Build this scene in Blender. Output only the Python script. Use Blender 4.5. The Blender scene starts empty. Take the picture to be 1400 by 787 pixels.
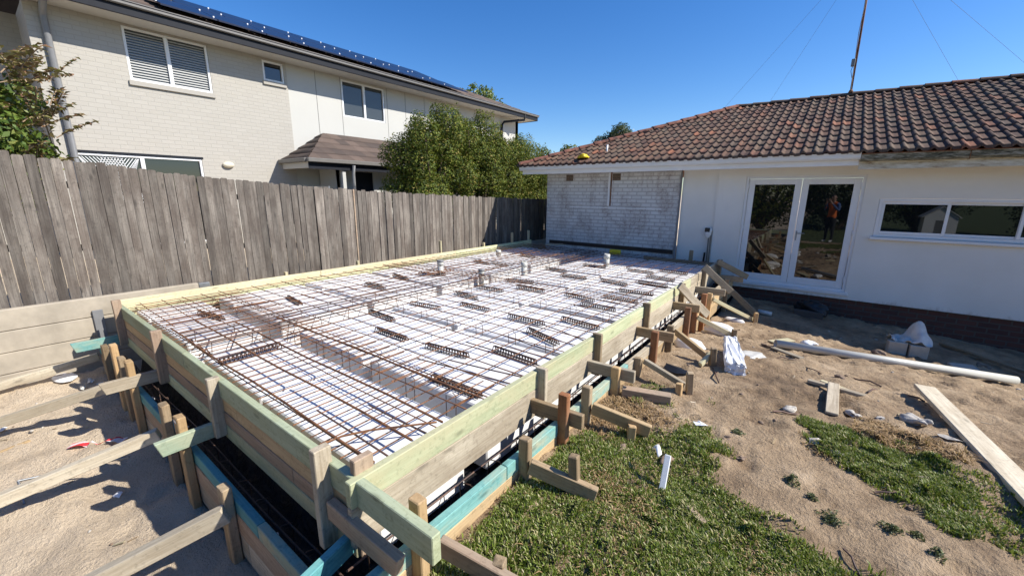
import bpy, bmesh, math, random
import numpy as np
from mathutils import Vector, Matrix
random.seed(11); RNG = np.random.default_rng(11)
S = bpy.context.scene
COL = S.collection
PI = math.pi

# ------------------------------------------------------------------ materials
class NT:
    def __init__(s, name):
        s.m = bpy.data.materials.new(name); s.m.use_nodes = True
        s.t = s.m.node_tree; s.t.nodes.clear()
        s.out = s.t.nodes.new('ShaderNodeOutputMaterial')
        s.p = s.t.nodes.new('ShaderNodeBsdfPrincipled')
        s.t.links.new(s.p.outputs[0], s.out.inputs[0])
    def n(s, typ, ins=None, **kw):
        nd = s.t.nodes.new(typ)
        for k, v in kw.items(): setattr(nd, k, v)
        for k, v in (ins or {}).items(): s.set(nd, k, v)
        return nd
    def set(s, nd, k, v):
        inp = nd.inputs[k]
        if isinstance(v, bpy.types.NodeSocket): s.t.links.new(v, inp)
        else:
            if hasattr(inp.default_value, '__len__') and not hasattr(v, '__len__'): v = (v,) * len(inp.default_value)
            if hasattr(v, '__len__') and len(v) == 3 and len(inp.default_value) == 4: v = (*v, 1)
            inp.default_value = v
    def bsdf(s, **kw):
        for k, v in kw.items(): s.set(s.p, k.replace('_', ' '), v)
        return s.m
    def mix(s, fac, a, b, blend='MIX'):
        nd = s.n('ShaderNodeMix', data_type='RGBA', blend_type=blend)
        for i, v in ((0, fac), (6, a), (7, b)): s.set(nd, i, v)
        return nd.outputs[2]
    def math(s, op, a, b=0.0, c=None):
        nd = s.n('ShaderNodeMath', operation=op); s.set(nd, 0, a); s.set(nd, 1, b)
        if c is not None: s.set(nd, 2, c)
        return nd.outputs[0]
    def ramp(s, fac, stops):
        nd = s.n('ShaderNodeValToRGB', {'Fac': fac}); e = nd.color_ramp.elements
        while len(e) < len(stops): e.new(0.5)
        for el, (p, c) in zip(e, stops):
            el.position = p; el.color = (*c, 1) if len(c) == 3 else c
        return nd.outputs[0]
    def noise(s, vec, scale, detail=4, rough=.55, dist=0):
        nd = s.n('ShaderNodeTexNoise', {'Scale': scale, 'Detail': detail, 'Roughness': rough, 'Distortion': dist})
        if vec is not None: s.set(nd, 'Vector', vec)
        return nd.outputs[0]
    def coord(s, kind='Object', scale=(1, 1, 1), shift=None):
        v = s.n('ShaderNodeTexCoord').outputs[kind]
        if shift is not None:
            v = s.n('ShaderNodeVectorMath', {0: v, 1: shift}, operation='ADD').outputs[0]
        return s.n('ShaderNodeMapping', {'Vector': v, 'Scale': scale}).outputs[0]
    def bump(s, h, strength=.3, dist=.01):
        s.set(s.p, 'Normal', s.n('ShaderNodeBump', {'Height': h, 'Strength': strength, 'Distance': dist}).outputs[0])
    def rnd(s, island=True):
        if island: return s.n('ShaderNodeNewGeometry').outputs['Random Per Island']
        return s.n('ShaderNodeObjectInfo').outputs['Random']
    def shift(s, k=37.0, island=True):
        r = s.rnd(island)
        return s.n('ShaderNodeCombineXYZ', {0: s.math('MULTIPLY', r, k), 1: s.math('MULTIPLY', r, k * 1.7), 2: s.math('MULTIPLY', r, k * .6)}).outputs[0]

def wood(name, dark, light, axis=0, stain=None, stain_amt=.5, island=False, rough=.85, vary=.25, grain=60, knots=True, stain_lo=.42):
    b = NT(name)
    sc = [grain * 1.5] * 3; sc[axis] = 3.2
    sh = b.shift(41, island)
    g1 = b.noise(b.coord('Object', sc, sh), 1, 5, .6, .4)
    sc2 = [14] * 3; sc2[axis] = .8
    g2 = b.noise(b.coord('Object', sc2, sh), 1, 3, .5, .8)
    f = b.math('ADD', b.math('MULTIPLY', g1, .55), b.math('MULTIPLY', g2, .45))
    col = b.ramp(f, [(.32, dark), (.64, light)])
    if stain is not None:
        sc3 = [5] * 3; sc3[axis] = 2.2
        st = b.ramp(b.noise(b.coord('Object', sc3, sh), 1, 5, .65), [(stain_lo, (0, 0, 0)), (stain_lo + .2, (1, 1, 1))])
        col = b.mix(b.math('MULTIPLY', st, stain_amt), col, stain)
    if knots:
        sck = [9] * 3; sck[axis] = 3.0
        vo = b.n('ShaderNodeTexVoronoi', {'Vector': b.coord('Object', sck, sh), 'Scale': 1.0, 'Randomness': 1.0})
        kf = b.ramp(vo.outputs['Distance'], [(.05, (1, 1, 1)), (.17, (0, 0, 0))])
        col = b.mix(b.math('MULTIPLY', kf, .55), col, tuple(c * .35 for c in dark))
    r = b.rnd(island)
    hs = b.n('ShaderNodeHueSaturation', {'Value': b.math('MULTIPLY_ADD', r, vary * 2, 1 - vary), 'Color': col})
    g3 = b.noise(b.coord('Object', (34, 34, 34), sh), 1, 5, .7)
    dirt = b.mix(b.math('MULTIPLY', b.ramp(g3, [(.54, (0, 0, 0)), (.68, (1, 1, 1))]), .45), hs.outputs[0], tuple(c * .55 for c in dark))
    b.bump(b.math('ADD', f, b.math('MULTIPLY', g3, .5)), .45, .004)
    return b.bsdf(Base_Color=dirt, Roughness=rough)

def plain(name, col, rough=.6, metal=0, var=.15, scale=8, bump=0, spec=.5):
    b = NT(name)
    n = b.noise(b.coord('Object'), scale, 5, .6)
    c = b.mix(b.ramp(n, [(.3, (0, 0, 0)), (.7, (1, 1, 1))]), tuple(x * (1 - var) for x in col), tuple(min(1, x * (1 + var * .5)) for x in col))
    if bump: b.bump(b.noise(b.coord('Object'), scale * 6, 4), bump, .004)
    return b.bsdf(Base_Color=c, Roughness=rough, Metallic=metal, Specular_IOR_Level=spec)

M = {}
M['fence'] = wood('weathered_paling', (.060, .050, .041), (.25, .216, .178), axis=2, stain=(.075, .055, .042), stain_amt=.65, island=True, vary=.36, grain=75)
M['pine_grey'] = wood('greyed_pine', (.25, .20, .135), (.52, .45, .335), stain=(.24, .185, .12), stain_amt=.5)
M['pine_pink'] = wood('weathered_pink_pine', (.22, .14, .09), (.44, .32, .22), stain=(.25, .22, .16), stain_amt=.4)
M['pine_green'] = wood('treated_green_pine', (.30, .33, .18), (.53, .55, .34), stain=(.50, .45, .27), stain_amt=.7)
M['pine_mint'] = wood('mint_treated_pine', (.20, .27, .19), (.36, .45, .32), stain=(.40, .38, .25), stain_amt=.6)
M['pine_yellow'] = wood('fresh_yellow_pine', (.40, .33, .19), (.60, .52, .34), stain=(.46, .46, .29), stain_amt=.5)
M['pine_raw'] = wood('raw_orange_pine', (.33, .22, .11), (.52, .38, .21), stain=(.35, .24, .12), stain_amt=.5)
M['pine_olive'] = wood('olive_treated_pine', (.22, .24, .13), (.40, .42, .26), stain=(.36, .42, .30), stain_amt=.5)
M['pine_pale'] = wood('pale_dry_pine', (.38, .315, .22), (.66, .585, .44), stain=(.34, .26, .16), stain_amt=.4)
M['teal'] = wood('teal_dipped_pine', (.09, .25, .24), (.22, .43, .38), stain=(.42, .38, .24), stain_amt=.85)
M['teal_blue'] = wood('blue_green_dipped_pine', (.05, .22, .25), (.12, .36, .36), stain=(.20, .33, .27), stain_amt=.4)
M['hardwood'] = wood('rusty_hardwood_stake', (.16, .06, .025), (.36, .16, .07), stain=(.30, .22, .14), stain_amt=.5, vary=.3)
M['stake'] = wood('brown_pine_stake', (.17, .115, .06), (.38, .27, .155), stain=(.33, .28, .2), stain_amt=.5, vary=.3)
M['sleeper'] = plain('concrete_sleeper', (.40, .345, .265), .9, var=.22, scale=5, bump=.25)
M['galv'] = plain('galvanised_steel', (.35, .36, .36), .45, .8, var=.3)
M['steel_rust'] = None
def rust(name, a, c, rough=.8):
    b = NT(name)
    n = b.noise(b.coord('Object'), 9, 4, .6)
    col = b.ramp(n, [(.38, a), (.62, c)])
    return b.bsdf(Base_Color=col, Roughness=rough, Metallic=.25)
M['rebar'] = rust('rusty_rebar', (.11, .05, .028), (.27, .125, .055))
M['rebar_dark'] = rust('dark_mill_rebar', (.06, .045, .042), (.15, .085, .06), .6)
M['chair_steel'] = rust('brown_bar_chair', (.022, .013, .012), (.06, .03, .022), .65)
M['pvc'] = plain('grey_white_pvc', (.52, .51, .45), .4, var=.1, scale=4)
M['white_plastic'] = plain('white_plastic', (.8, .8, .8), .45, var=.06)
M['clear_plastic'] = plain('milky_clear_plastic', (.58, .56, .51), .3, var=.2, scale=14, bump=.4)
b = NT('black_plastic_film'); w_ = b.noise(b.coord('Object'), 7, 6, .65, 1.2); b.bump(w_, .9, .05)
M['film'] = b.bsdf(Base_Color=(.008, .008, .009), Roughness=.5)
b = NT('polystyrene'); n1 = b.noise(b.coord('Object'), 160, 2); n2 = b.noise(b.coord('Object', (1, 1, 1), b.shift(20, False)), 2.2, 4, .6)
c = b.mix(b.ramp(n2, [(.42, (0, 0, 0)), (.75, (1, 1, 1))]), (.765, .76, .75), (.63, .61, .575)); c = b.mix(b.math('MULTIPLY', b.ramp(b.noise(b.coord('Object'), 11, 6, .75), [(.55, (0, 0, 0)), (.70, (1, 1, 1))]), .4), c, (.46, .37, .28)); b.bump(n1, .12, .003)
M['eps'] = b.bsdf(Base_Color=c, Roughness=.85)
# house paint
b = NT('white_render'); co = b.coord('Object'); n = b.noise(co, 1.3, 5, .6); f = b.noise(co, 90, 3)
c = b.mix(b.ramp(n, [(.35, (0, 0, 0)), (.75, (1, 1, 1))]), (.80, .775, .715), (.73, .70, .63)); sz = b.n('ShaderNodeSeparateXYZ', {0: b.n('ShaderNodeTexCoord').outputs['Object']}).outputs[2]; sp = b.math('ADD', b.math('MULTIPLY', b.math('ADD', sz, .6), -2.2), b.noise(b.coord('Object', (3, 3, 1.4)), 2.2, 6, .75)); c = b.mix(b.math('MULTIPLY', b.ramp(sp, [(.42, (0, 0, 0)), (.62, (1, 1, 1))]), .55), c, (.34, .27, .20)); b.bump(f, .15, .004)
M['render'] = b.bsdf(Base_Color=c, Roughness=.75)
M['white_paint'] = plain('white_gloss_paint', (.78, .78, .77), .4, var=.06, scale=2)
M['cream_paint'] = plain('cream_aged_paint', (.66, .60, .46), .6, var=.14, scale=5)
b = NT('old_mossy_gutter'); co = b.coord('Object', (1, 4, 4)); n = b.noise(co, 9, 6, .75)
c = b.ramp(n, [(.36, (.03, .03, .022)), (.5, (.16, .15, .10)), (.62, (.34, .32, .26))]); b.bump(n, .6, .01)
M['moss'] = b.bsdf(Base_Color=c, Roughness=.95)
b = NT('peeling_fascia'); co = b.coord('Object', (1.2, 6, 6)); n = b.noise(co, 4, 6, .7)
c = b.ramp(n, [(.34, (.20, .10, .06)), (.40, (.42, .36, .25)), (.55, (.62, .58, .46)), (.7, (.68, .65, .56))])
M['fascia_old'] = b.bsdf(Base_Color=c, Roughness=.8)
def brick(name, cols, mortar, bw, bh, ms, bump=.5, dirt=None, paint_amt=0, dirt_lo=.5):
    b = NT(name)
    uv = b.n('ShaderNodeTexCoord').outputs['UV']
    nz = b.n('ShaderNodeTexBrick', {'Vector': uv, 'Color1': cols[0], 'Color2': cols[1], 'Mortar': mortar, 'Scale': 1.0,
        'Mortar Size': ms, 'Mortar Smooth': .3, 'Bias': 0.0, 'Brick Width': bw, 'Row Height': bh})
    nz.offset = .5
    col = nz.outputs['Color']
    if dirt:
        mp = b.n('ShaderNodeMapping', {'Vector': uv, 'Scale': (1.6, .9, 1)}).outputs[0]
        d = b.ramp(b.noise(mp, 1.7, 7, .72, .4), [(dirt_lo, (0, 0, 0)), (dirt_lo + .16, (1, 1, 1))])
        mp2 = b.n('ShaderNodeMapping', {'Vector': uv, 'Scale': (1, 1, 1)}).outputs[0]
        d2 = b.noise(mp2, 26, 4, .7)
        col = b.mix(b.math('MULTIPLY', b.math('MULTIPLY', d, .68), b.ramp(d2, [(.35, (.15,) * 3), (.6, (1,) * 3)])), col, dirt)
    h = b.math('SUBTRACT', 1.0, nz.outputs['Fac'])
    b.bump(h, bump, .008)
    return b.bsdf(Base_Color=col, Roughness=.85)
M['brick_white'] = brick('painted_white_brick', ((.68, .675, .65), (.63, .62, .59)), (.50, .48, .46), .235, .086, .012, .9, dirt=(.25, .18, .15), dirt_lo=.46)
M['brick_red'] = brick('red_brick', ((.115, .042, .027), (.075, .03, .022)), (.09, .07, .055), .235, .086, .011, .8, dirt=(.06, .045, .035))
M['brick_beige'] = brick('beige_painted_brick', ((.415, .388, .338), (.395, .368, .318)), (.37, .345, .30), .235, .086, .009, .35)
b = NT('offwhite_cladding'); co = b.coord('Object'); n = b.noise(co, 1.1, 4)
M['cladding'] = b.bsdf(Base_Color=b.mix(n, (.47, .46, .42), (.51, .50, .46)), Roughness=.8)
M['charcoal'] = plain('charcoal_metal', (.014, .016, .022), .6, var=.15, spec=.2)
M['grey_metal'] = plain('grey_colorbond', (.20, .20, .20), .45, var=.1)
M['gutter_grey'] = plain('warm_grey_gutter', (.155, .145, .13), .45, var=.1)
b = NT('dark_glass'); M['glass'] = b.bsdf(Base_Color=(.006, .008, .009), Roughness=.015, IOR=1.75)
b = NT('grey_glass'); M['glass_grey'] = b.bsdf(Base_Color=(.05, .055, .055), Roughness=.06, IOR=1.6)
M['blind'] = plain('grey_blind', (.40, .40, .38), .5, var=.05)
b = NT('solar_cells'); g = b.n('ShaderNodeTexBrick', {'Vector': b.n('ShaderNodeTexCoord').outputs['UV'], 'Color1': (.010, .014, .034), 'Color2': (.012, .017, .04), 'Mortar': (.028, .036, .06), 'Scale': 1.0, 'Mortar Size': .003, 'Brick Width': .16, 'Row Height': .16}); g.offset = 0
M['solar'] = b.bsdf(Base_Color=g.outputs[0], Roughness=.28, Specular_IOR_Level=.3)
# roof tiles
b = NT('terracotta_tile'); r = b.rnd(); co = b.coord('Object'); n = b.noise(co, 2.3, 6, .7); n3 = b.noise(co, 34, 4, .7)
c = b.ramp(r, [(0, (.066, .031, .020)), (.45, (.125, .060, .034)), (.75, (.100, .066, .044)), (.94, (.17, .066, .034)), (1, (.27, .098, .045))])
c = b.mix(b.ramp(n, [(.48, (0, 0, 0)), (.62, (.6, .6, .6))]), c, (.155, .108, .062))
c = b.mix(b.ramp(n3, [(.48, (0, 0, 0)), (.66, (.75, .75, .75))]), c, (.036, .027, .022)); b.bump(n3, .3, .006)
M['tile'] = b.bsdf(Base_Color=c, Roughness=.9)
b = NT('red_ridge_tile'); co = b.coord('Object'); n = b.noise(co, 7, 5, .7)
M['ridge'] = b.bsdf(Base_Color=b.ramp(n, [(.35, (.07, .04, .03)), (.52, (.22, .085, .055)), (.7, (.32, .15, .09))]), Roughness=.9)
b = NT('flat_brown_tile'); r = b.rnd(); n = b.noise(b.coord('Object'), 20, 4)
c = b.ramp(r, [(0, (.065, .046, .038)), (.6, (.115, .078, .058)), (1, (.16, .11, .085))])
M['tile_brown'] = b.bsdf(Base_Color=b.mix(b.math('MULTIPLY', n, .6), c, (.05, .04, .036)), Roughness=.85)
# vegetation
def leaf(name, stops, trans=.25, rough=.45):
    b = NT(name); r = b.rnd()
    c = b.ramp(r, stops)
    b.bsdf(Base_Color=c, Roughness=rough)
    tr = b.n('ShaderNodeBsdfTranslucent', {'Color': b.mix(.5, c, (.25, .30, .03))})
    mx = b.n('ShaderNodeMixShader', {0: trans, 1: b.p.outputs[0], 2: tr.outputs[0]})
    b.t.links.new(mx.outputs[0], b.out.inputs[0]); return b.m
M['leaf_hedge'] = leaf('hedge_leaf', [(0, (.022, .042, .004)), (.4, (.075, .112, .008)), (.8, (.17, .20, .014)), (1, (.28, .20, .05))], .2, .75)
M['leaf_bright'] = leaf('bright_leaf', [(0, (.045, .085, .012)), (.6, (.12, .18, .03)), (1, (.24, .25, .06))])
M['leaf_red'] = leaf('reddish_leaf', [(0, (.13, .06, .035)), (.4, (.27, .15, .085)), (.7, (.19, .19, .06)), (1, (.36, .26, .15))])
M['leaf_dark'] = leaf('dark_leaf', [(0, (.014, .026, .012)), (1, (.04, .06, .022))])
M['bark'] = plain('bark', (.16, .11, .075), .9, var=.35, scale=20, bump=.5)
M['twig'] = plain('pale_twig', (.30, .21, .13), .9, var=.3)
M['grass'] = leaf('grass_blade', [(0, (.085, .14, .012)), (.40, (.175, .24, .03)), (.70, (.27, .31, .065)), (.82, (.42, .37, .16)), (1, (.60, .52, .30))], .3, .5)
M['grass_dry'] = leaf('dry_grass_blade', [(0, (.22, .13, .055)), (.5, (.36, .22, .10)), (1, (.52, .37, .20))], .2, .7)
M['weed'] = leaf('grey_green_weed', [(0, (.07, .09, .04)), (1, (.20, .22, .11))], .2, .6)
M['lump'] = plain('grey_mortar_lump', (.50, .46, .40), .95, var=.4, scale=30, bump=1.0)
M['stone'] = plain('brown_stone', (.24, .17, .12), .95, var=.3, scale=18, bump=.6)
M['paver'] = plain('concrete_paver', (.43, .39, .32), .9, var=.15, scale=16, bump=.3)
M['yellow'] = plain('yellow_plastic', (.78, .58, .02), .5, var=.2, scale=12)
M['black'] = plain('black_plastic', (.012, .012, .013), .45, var=.1)
M['red_tape'] = None
b = NT('red_white_tape'); wv = b.n('ShaderNodeTexWave', {'Vector': b.coord('Object'), 'Scale': 3.2, 'Distortion': 0.5}); 
M['red_tape'] = b.bsdf(Base_Color=b.ramp(wv.outputs[1], [(.48, (.62, .04, .05)), (.54, (.75, .66, .64))]), Roughness=.5)

# ------------------------------------------------------------------ object helpers
def tag(o, label=None, cat=None, group=None, kind=None):
    if label: o['label'] = label
    if cat: o['category'] = cat
    if group: o['group'] = group
    if kind: o['kind'] = kind
    return o
def thing(name, loc, label, cat, group=None):
    o = bpy.data.objects.new(name, None); COL.objects.link(o); o.location = loc; o.empty_display_size = .1
    return tag(o, label, cat, group)
def link(name, me, mat=None, parent=None, mw=None):
    o = bpy.data.objects.new(name, me); COL.objects.link(o)
    if mat is not None and not me.materials:
        me.materials.append(M[mat] if isinstance(mat, str) else mat)
    mw = mw or Matrix()
    if parent is not None:
        o.parent = parent
        chain = Matrix(); p = parent
        while p is not None:
            chain = p.matrix_basis @ chain; p = p.parent
        o.matrix_basis = chain.inverted() @ mw
    else: o.matrix_basis = mw
    return o
def mesh_np(name, verts, faces=None, quads=None, tris=None, smooth=False, uv=None):
    me = bpy.data.meshes.new(name)
    if faces is not None:
        me.from_pydata([tuple(v) for v in verts], [], faces)
    else:
        verts = np.asarray(verts, np.float32); arrs = []
        if quads is not None: arrs.append((np.asarray(quads, np.int32), 4))
        if tris is not None: arrs.append((np.asarray(tris, np.int32), 3))
        me.vertices.add(len(verts)); me.vertices.foreach_set('co', verts.ravel())
        idx = np.concatenate([a.ravel() for a, k in arrs]); cnt = np.concatenate([np.full(len(a), k, np.int32) for a, k in arrs])
        me.loops.add(len(idx)); me.loops.foreach_set('vertex_index', idx.astype(np.int32))
        me.polygons.add(len(cnt)); st = np.concatenate([[0], np.cumsum(cnt)[:-1]]).astype(np.int32)
        me.polygons.foreach_set('loop_start', st); me.polygons.foreach_set('loop_total', cnt)
        me.update(calc_edges=True)
    if smooth: me.polygons.foreach_set('use_smooth', [True] * len(me.polygons))
    me.update(); me.validate(); return me
def bm_mesh(name, bm, smooth=False):
    me = bpy.data.meshes.new(name)
    if smooth:
        for f in bm.faces: f.smooth = True
    bm.to_mesh(me); bm.free(); return me
def add_box(bm, lo, hi, bev=0.0):
    lo, hi = Vector(lo), Vector(hi)
    r = bmesh.ops.create_cube(bm, size=1.0, matrix=Matrix.Translation((lo + hi) / 2) @ Matrix.Diagonal((*(hi - lo), 1)))
    if bev > 0:
        es = list({e for v in r['verts'] for e in v.link_edges})
        bmesh.ops.bevel(bm, geom=es, offset=bev, segments=1, affect='EDGES')
def box(name, lo, hi, mat, parent=None, bev=.004):
    bm = bmesh.new(); add_box(bm, lo, hi, bev); return link(name, bm_mesh(name, bm), mat, parent)
def frame_of(p0, p1, roll=0.0):
    p0, p1 = Vector(p0), Vector(p1); x = (p1 - p0).normalized()
    up = Vector((0, 0, 1)) if abs(x.z) < .95 else Vector((0, 1, 0))
    y = up.cross(x).normalized(); z = x.cross(y)
    R = Matrix((x, y, z)).transposed().to_4x4()
    return Matrix.Translation(p0) @ R @ Matrix.Rotation(roll, 4, 'X')
def beam(name, p0, p1, w, h, mat, parent=None, bev=.004, roll=0.0, cut=0.0, point=0.0, warp=True):
    """sawn timber from p0 to p1 (centre line), w across, h high; cut slants the far end; point sharpens it"""
    L = (Vector(p1) - Vector(p0)).length
    bm = bmesh.new(); add_box(bm, (0, -w / 2, -h / 2), (L, w / 2, h / 2), 0)
    if L > .5 and warp:
        n = max(2, int(L / .35))
        bmesh.ops.bisect_plane
        for i in range(1, n):
            geom = bm.verts[:] + bm.edges[:] + bm.faces[:]
            bmesh.ops.bisect_plane(bm, geom=geom, plane_co=(L * i / n, 0, 0), plane_no=(1, 0, 0))
        a, c_ = random.uniform(-.004, .004), random.uniform(-.004, .004)
        for v in bm.verts:
            t = v.co.x / L; v.co.y += a * math.sin(t * PI * random.choice((1, 1))) ; v.co.z += c_ * math.sin(t * PI)
    if cut:
        for v in bm.verts:
            if v.co.x > L - 1e-4: v.co.x += cut * v.co.z / h
    if point:
        for v in bm.verts:
            if v.co.x > L - 1e-4: v.co.y *= .25; v.co.z *= .25
    if bev:
        sharp = [e for e in bm.edges if e.is_manifold and e.calc_face_angle() > .6]
        bmesh.ops.bevel(bm, geom=sharp, offset=bev, segments=1, affect='EDGES')
    return link(name, bm_mesh(name, bm), mat, parent, frame_of(p0, p1, roll))
def tube_arrays(paths, r, n=6):
    V, Q = [], []; base = 0
    for path in paths:
        P = [Vector(p) for p in path]; m = len(P); prev = None
        for i, p in enumerate(P):
            t = (P[min(i + 1, m - 1)] - P[max(i - 1, 0)]).normalized()
            if prev is None: a = t.orthogonal().normalized()
            else: a = (prev - t * prev.dot(t)).normalized()
            prev = a; c = t.cross(a)
            for k in range(n):
                an = 2 * PI * k / n; q = p + (a * math.cos(an) + c * math.sin(an)) * r; V.append((q.x, q.y, q.z))
        for i in range(m - 1):
            for k in range(n):
                Q.append((base + i * n + k, base + i * n + (k + 1) % n, base + (i + 1) * n + (k + 1) % n, base + (i + 1) * n + k))
        Q.append(tuple(base + k for k in (0, 2, 1, 0)) if False else (base, base + (n // 3), base + (2 * n // 3), base + n - 1))
        e = base + (m - 1) * n; Q.append((e, e + (n // 3), e + (2 * n // 3), e + n - 1))
        base += m * n
    return V, Q
def tubes(name, paths, r, mat, parent=None, n=6):
    V, Q = tube_arrays(paths, r, n)
    return link(name, mesh_np(name, V, quads=Q, smooth=True), mat, parent)
def cyl(name, p0, p1, r, mat, parent=None, n=20, r2=None, hollow=0):
    bm = bmesh.new(); L = (Vector(p1) - Vector(p0)).length; r2 = r if r2 is None else r2
    prof = [(0, r), (L, r2)]
    rings = [[bm.verts.new((x, rr * math.cos(2 * PI * k / n), rr * math.sin(2 * PI * k / n))) for k in range(n)] for x, rr in prof]
    def bridge(a, c):
        for k in range(n): f = bm.faces.new((a[k], a[(k + 1) % n], c[(k + 1) % n], c[k])); f.smooth = True
    bridge(*rings)
    if hollow:
        d = min(.25, L * .8)
        inner = [[bm.verts.new((x, rr * hollow * math.cos(2 * PI * k / n), rr * hollow * math.sin(2 * PI * k / n))) for k in range(n)] for x, rr in ((L, r2), (L - d, r2), (0, r), (d, r))]
        bridge(rings[1], inner[0]); bridge(inner[0], inner[1]); bm.faces.new(inner[1])
        bridge(inner[2], rings[0]); bridge(inner[3], inner[2]); bm.faces.new(inner[3])
    else:
        bm.faces.new(rings[0][::-1]); bm.faces.new(rings[1])
    bmesh.ops.recalc_face_normals(bm, faces=bm.faces)
    return link(name, bm_mesh(name, bm), mat, parent, frame_of(p0, p1))
def wall(name, o, ud, nd, W, H, holes, mat, parent, th=.12):
    """upright wall panel: o lower corner, ud along, nd outward; holes (u0,v0,u1,v1); UV in metres"""
    o, ud, nd = Vector(o), Vector(ud), Vector(nd); zd = Vector((0, 0, 1))
    us = sorted({0, W, *[h[0] for h in holes], *[h[2] for h in holes]}); vs = sorted({0, H, *[h[1] for h in holes], *[h[3] for h in holes]})
    bm = bmesh.new(); uvl = bm.loops.layers.uv.new('UVMap')
    def quad(pts, uvs):
        f = bm.faces.new([bm.verts.new(p) for p in pts])
        for l, u in zip(f.loops, uvs): l[uvl].uv = u
    P = lambda u, v, d=0: o + ud * u + zd * v - nd * d
    inside = lambda u, v: any(h[0] < u < h[2] and h[1] < v < h[3] for h in holes)
    flip = ud.cross(zd).dot(nd) < 0
    def face(pts, uvs):
        if flip: pts, uvs = pts[::-1], uvs[::-1]
        quad(pts, uvs)
    for i in range(len(us) - 1):
        for j in range(len(vs) - 1):
            a, c, d, e = us[i], us[i + 1], vs[j], vs[j + 1]
            if inside((a + c) / 2, (d + e) / 2): continue
            q = [(a, d), (c, d), (c, e), (a, e)]
            face([P(*t) for t in q], q); face([P(*t, th) for t in q][::-1], q[::-1])
    for (a, d, c, e) in holes + [(0, 0, W, H)]:
        outer = (a, d, c, e) == (0, 0, W, H)
        ring = [(a, d), (a, e), (c, e), (c, d)]
        if outer: ring = ring[::-1]
        for k in range(4):
            p, q = ring[k], ring[(k + 1) % 4]
            if not outer and ((p[1] == q[1] == 0) ): continue
            face([P(*p), P(*q), P(*q, th), P(*p, th)], [p, q, (q[0] + th, q[1]), (p[0] + th, p[1])])
    return link(name, bm_mesh(name, bm), mat, parent)
def sstep(a, b, x):
    t = np.clip((x - a) / (b - a), 0, 1); return t * t * (3 - 2 * t)
def lump(name, c, size, mat, seed=0, parent=None, sub=3, rough=.25, flat=1.0):
    bm = bmesh.new(); bmesh.ops.create_icosphere(bm, subdivisions=sub, radius=1.0)
    rr = random.Random(seed); ph = [(Vector((rr.gauss(0, 1), rr.gauss(0, 1), rr.gauss(0, 1))) * f, rr.random() * 6, a) for f, a in ((1.2, 1), (2.2, .6), (4.5, .35), (8, .18)) for _ in range(2)]
    for v in bm.verts:
        d = sum(a * math.sin(k.dot(v.co) + p) for k, p, a in ph) * rough * .5
        v.co = v.co * (1 + d); v.co.x *= size[0]; v.co.y *= size[1]; v.co.z = max(v.co.z, -.5 * flat) * size[2]
    return link(name, bm_mesh(name, bm, True), mat, parent, Matrix.Translation(c) @ Matrix.Rotation(rr.random() * 6, 4, 'Z'))

# ------------------------------------------------------------------ terrain
def hash_noise(x, y, s):
    """cheap smooth value noise, numpy"""
    x = x * s; y = y * s; xi = np.floor(x); yi = np.floor(y); fx = x - xi; fy = y - yi
    fx = fx * fx * (3 - 2 * fx); fy = fy * fy * (3 - 2 * fy)
    h = lambda a, c: np.modf(np.abs(np.sin(a * 127.1 + c * 311.7) * 43758.5453))[0]
    return (h(xi, yi) * (1 - fx) + h(xi + 1, yi) * fx) * (1 - fy) + (h(xi, yi + 1) * (1 - fx) + h(xi + 1, yi + 1) * fx) * fy
def gbase(x, y):
    zr = -.42 - .10 * sstep(.3, -1.5, y) - sstep(3.2, 8.6, y) * (.43 + .07 * np.clip(x + .6, 0, 4))
    m = sstep(-1.36, -1.27, x)
    z = (-.92 + .10 * sstep(-4, -6.6, x)) * (1 - m) + zr * m
    ins = sstep(-6.6, -6.5, x) * sstep(-1.29, -1.34, x) * sstep(.66, .74, y) * sstep(9.6, 9.4, y)
    z = z * (1 - ins) + -1.10 * ins
    lt = sstep(-6.76, -6.84, x); z = z * (1 - lt) + -.12 * lt            # neighbour's side, held up by the sleepers
    far = sstep(9.7, 10.5, y) * (1 - lt); z = z * (1 - far) - .6 * far
    return z
_fr = np.random.default_rng(4)
FOOT = [(x, y, a, random.uniform(.008, .022)) for x, y, a in zip(_fr.uniform(-1.0, 2.6, 260), _fr.uniform(2.2, 8.2, 260), _fr.uniform(0, PI, 260))] + [(x, y, a, .012) for x, y, a in zip(_fr.uniform(-6.3, -1.8, 110), _fr.uniform(-1.4, .5, 110), _fr.uniform(0, PI, 110))]
def ground_z(x, y):
    x = np.asarray(x, float); y = np.asarray(y, float)
    z = gbase(x, y)
    d = (hash_noise(x, y, 1.1) - .5) * .05 + (hash_noise(x + 9, y, 3.2) - .5) * .04 + (hash_noise(x + 4, y + 2, 5.3) - .5) * .02 + (hash_noise(x, y + 5, 8.) - .5) * .028 + (hash_noise(x + 3, y + 7, 19.) - .5) * .014
    d = d + np.maximum(0, hash_noise(x + 1.3, y + 2.7, 13.) - .72) * .11 + np.maximum(0, hash_noise(x + 6.3, y + .7, 24.) - .78) * .06
    if x.size > 1:
        f = np.zeros_like(d)
        for fx, fy, a, dp in FOOT:
            k = (np.abs(x - fx) < .3) & (np.abs(y - fy) < .3)
            if not k.any(): continue
            u = (x[k] - fx) * math.cos(a) + (y[k] - fy) * math.sin(a); v = -(x[k] - fx) * math.sin(a) + (y[k] - fy) * math.cos(a)
            r = (u / .13) ** 2 + (v / .05) ** 2
            f[k] += -dp * np.exp(-r * r) + dp * .55 * np.exp(-(r - 1.9) ** 2 * 1.5)
        d = d + f
    return z + d
gz = lambda x, y: float(ground_z(x, y))
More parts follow.
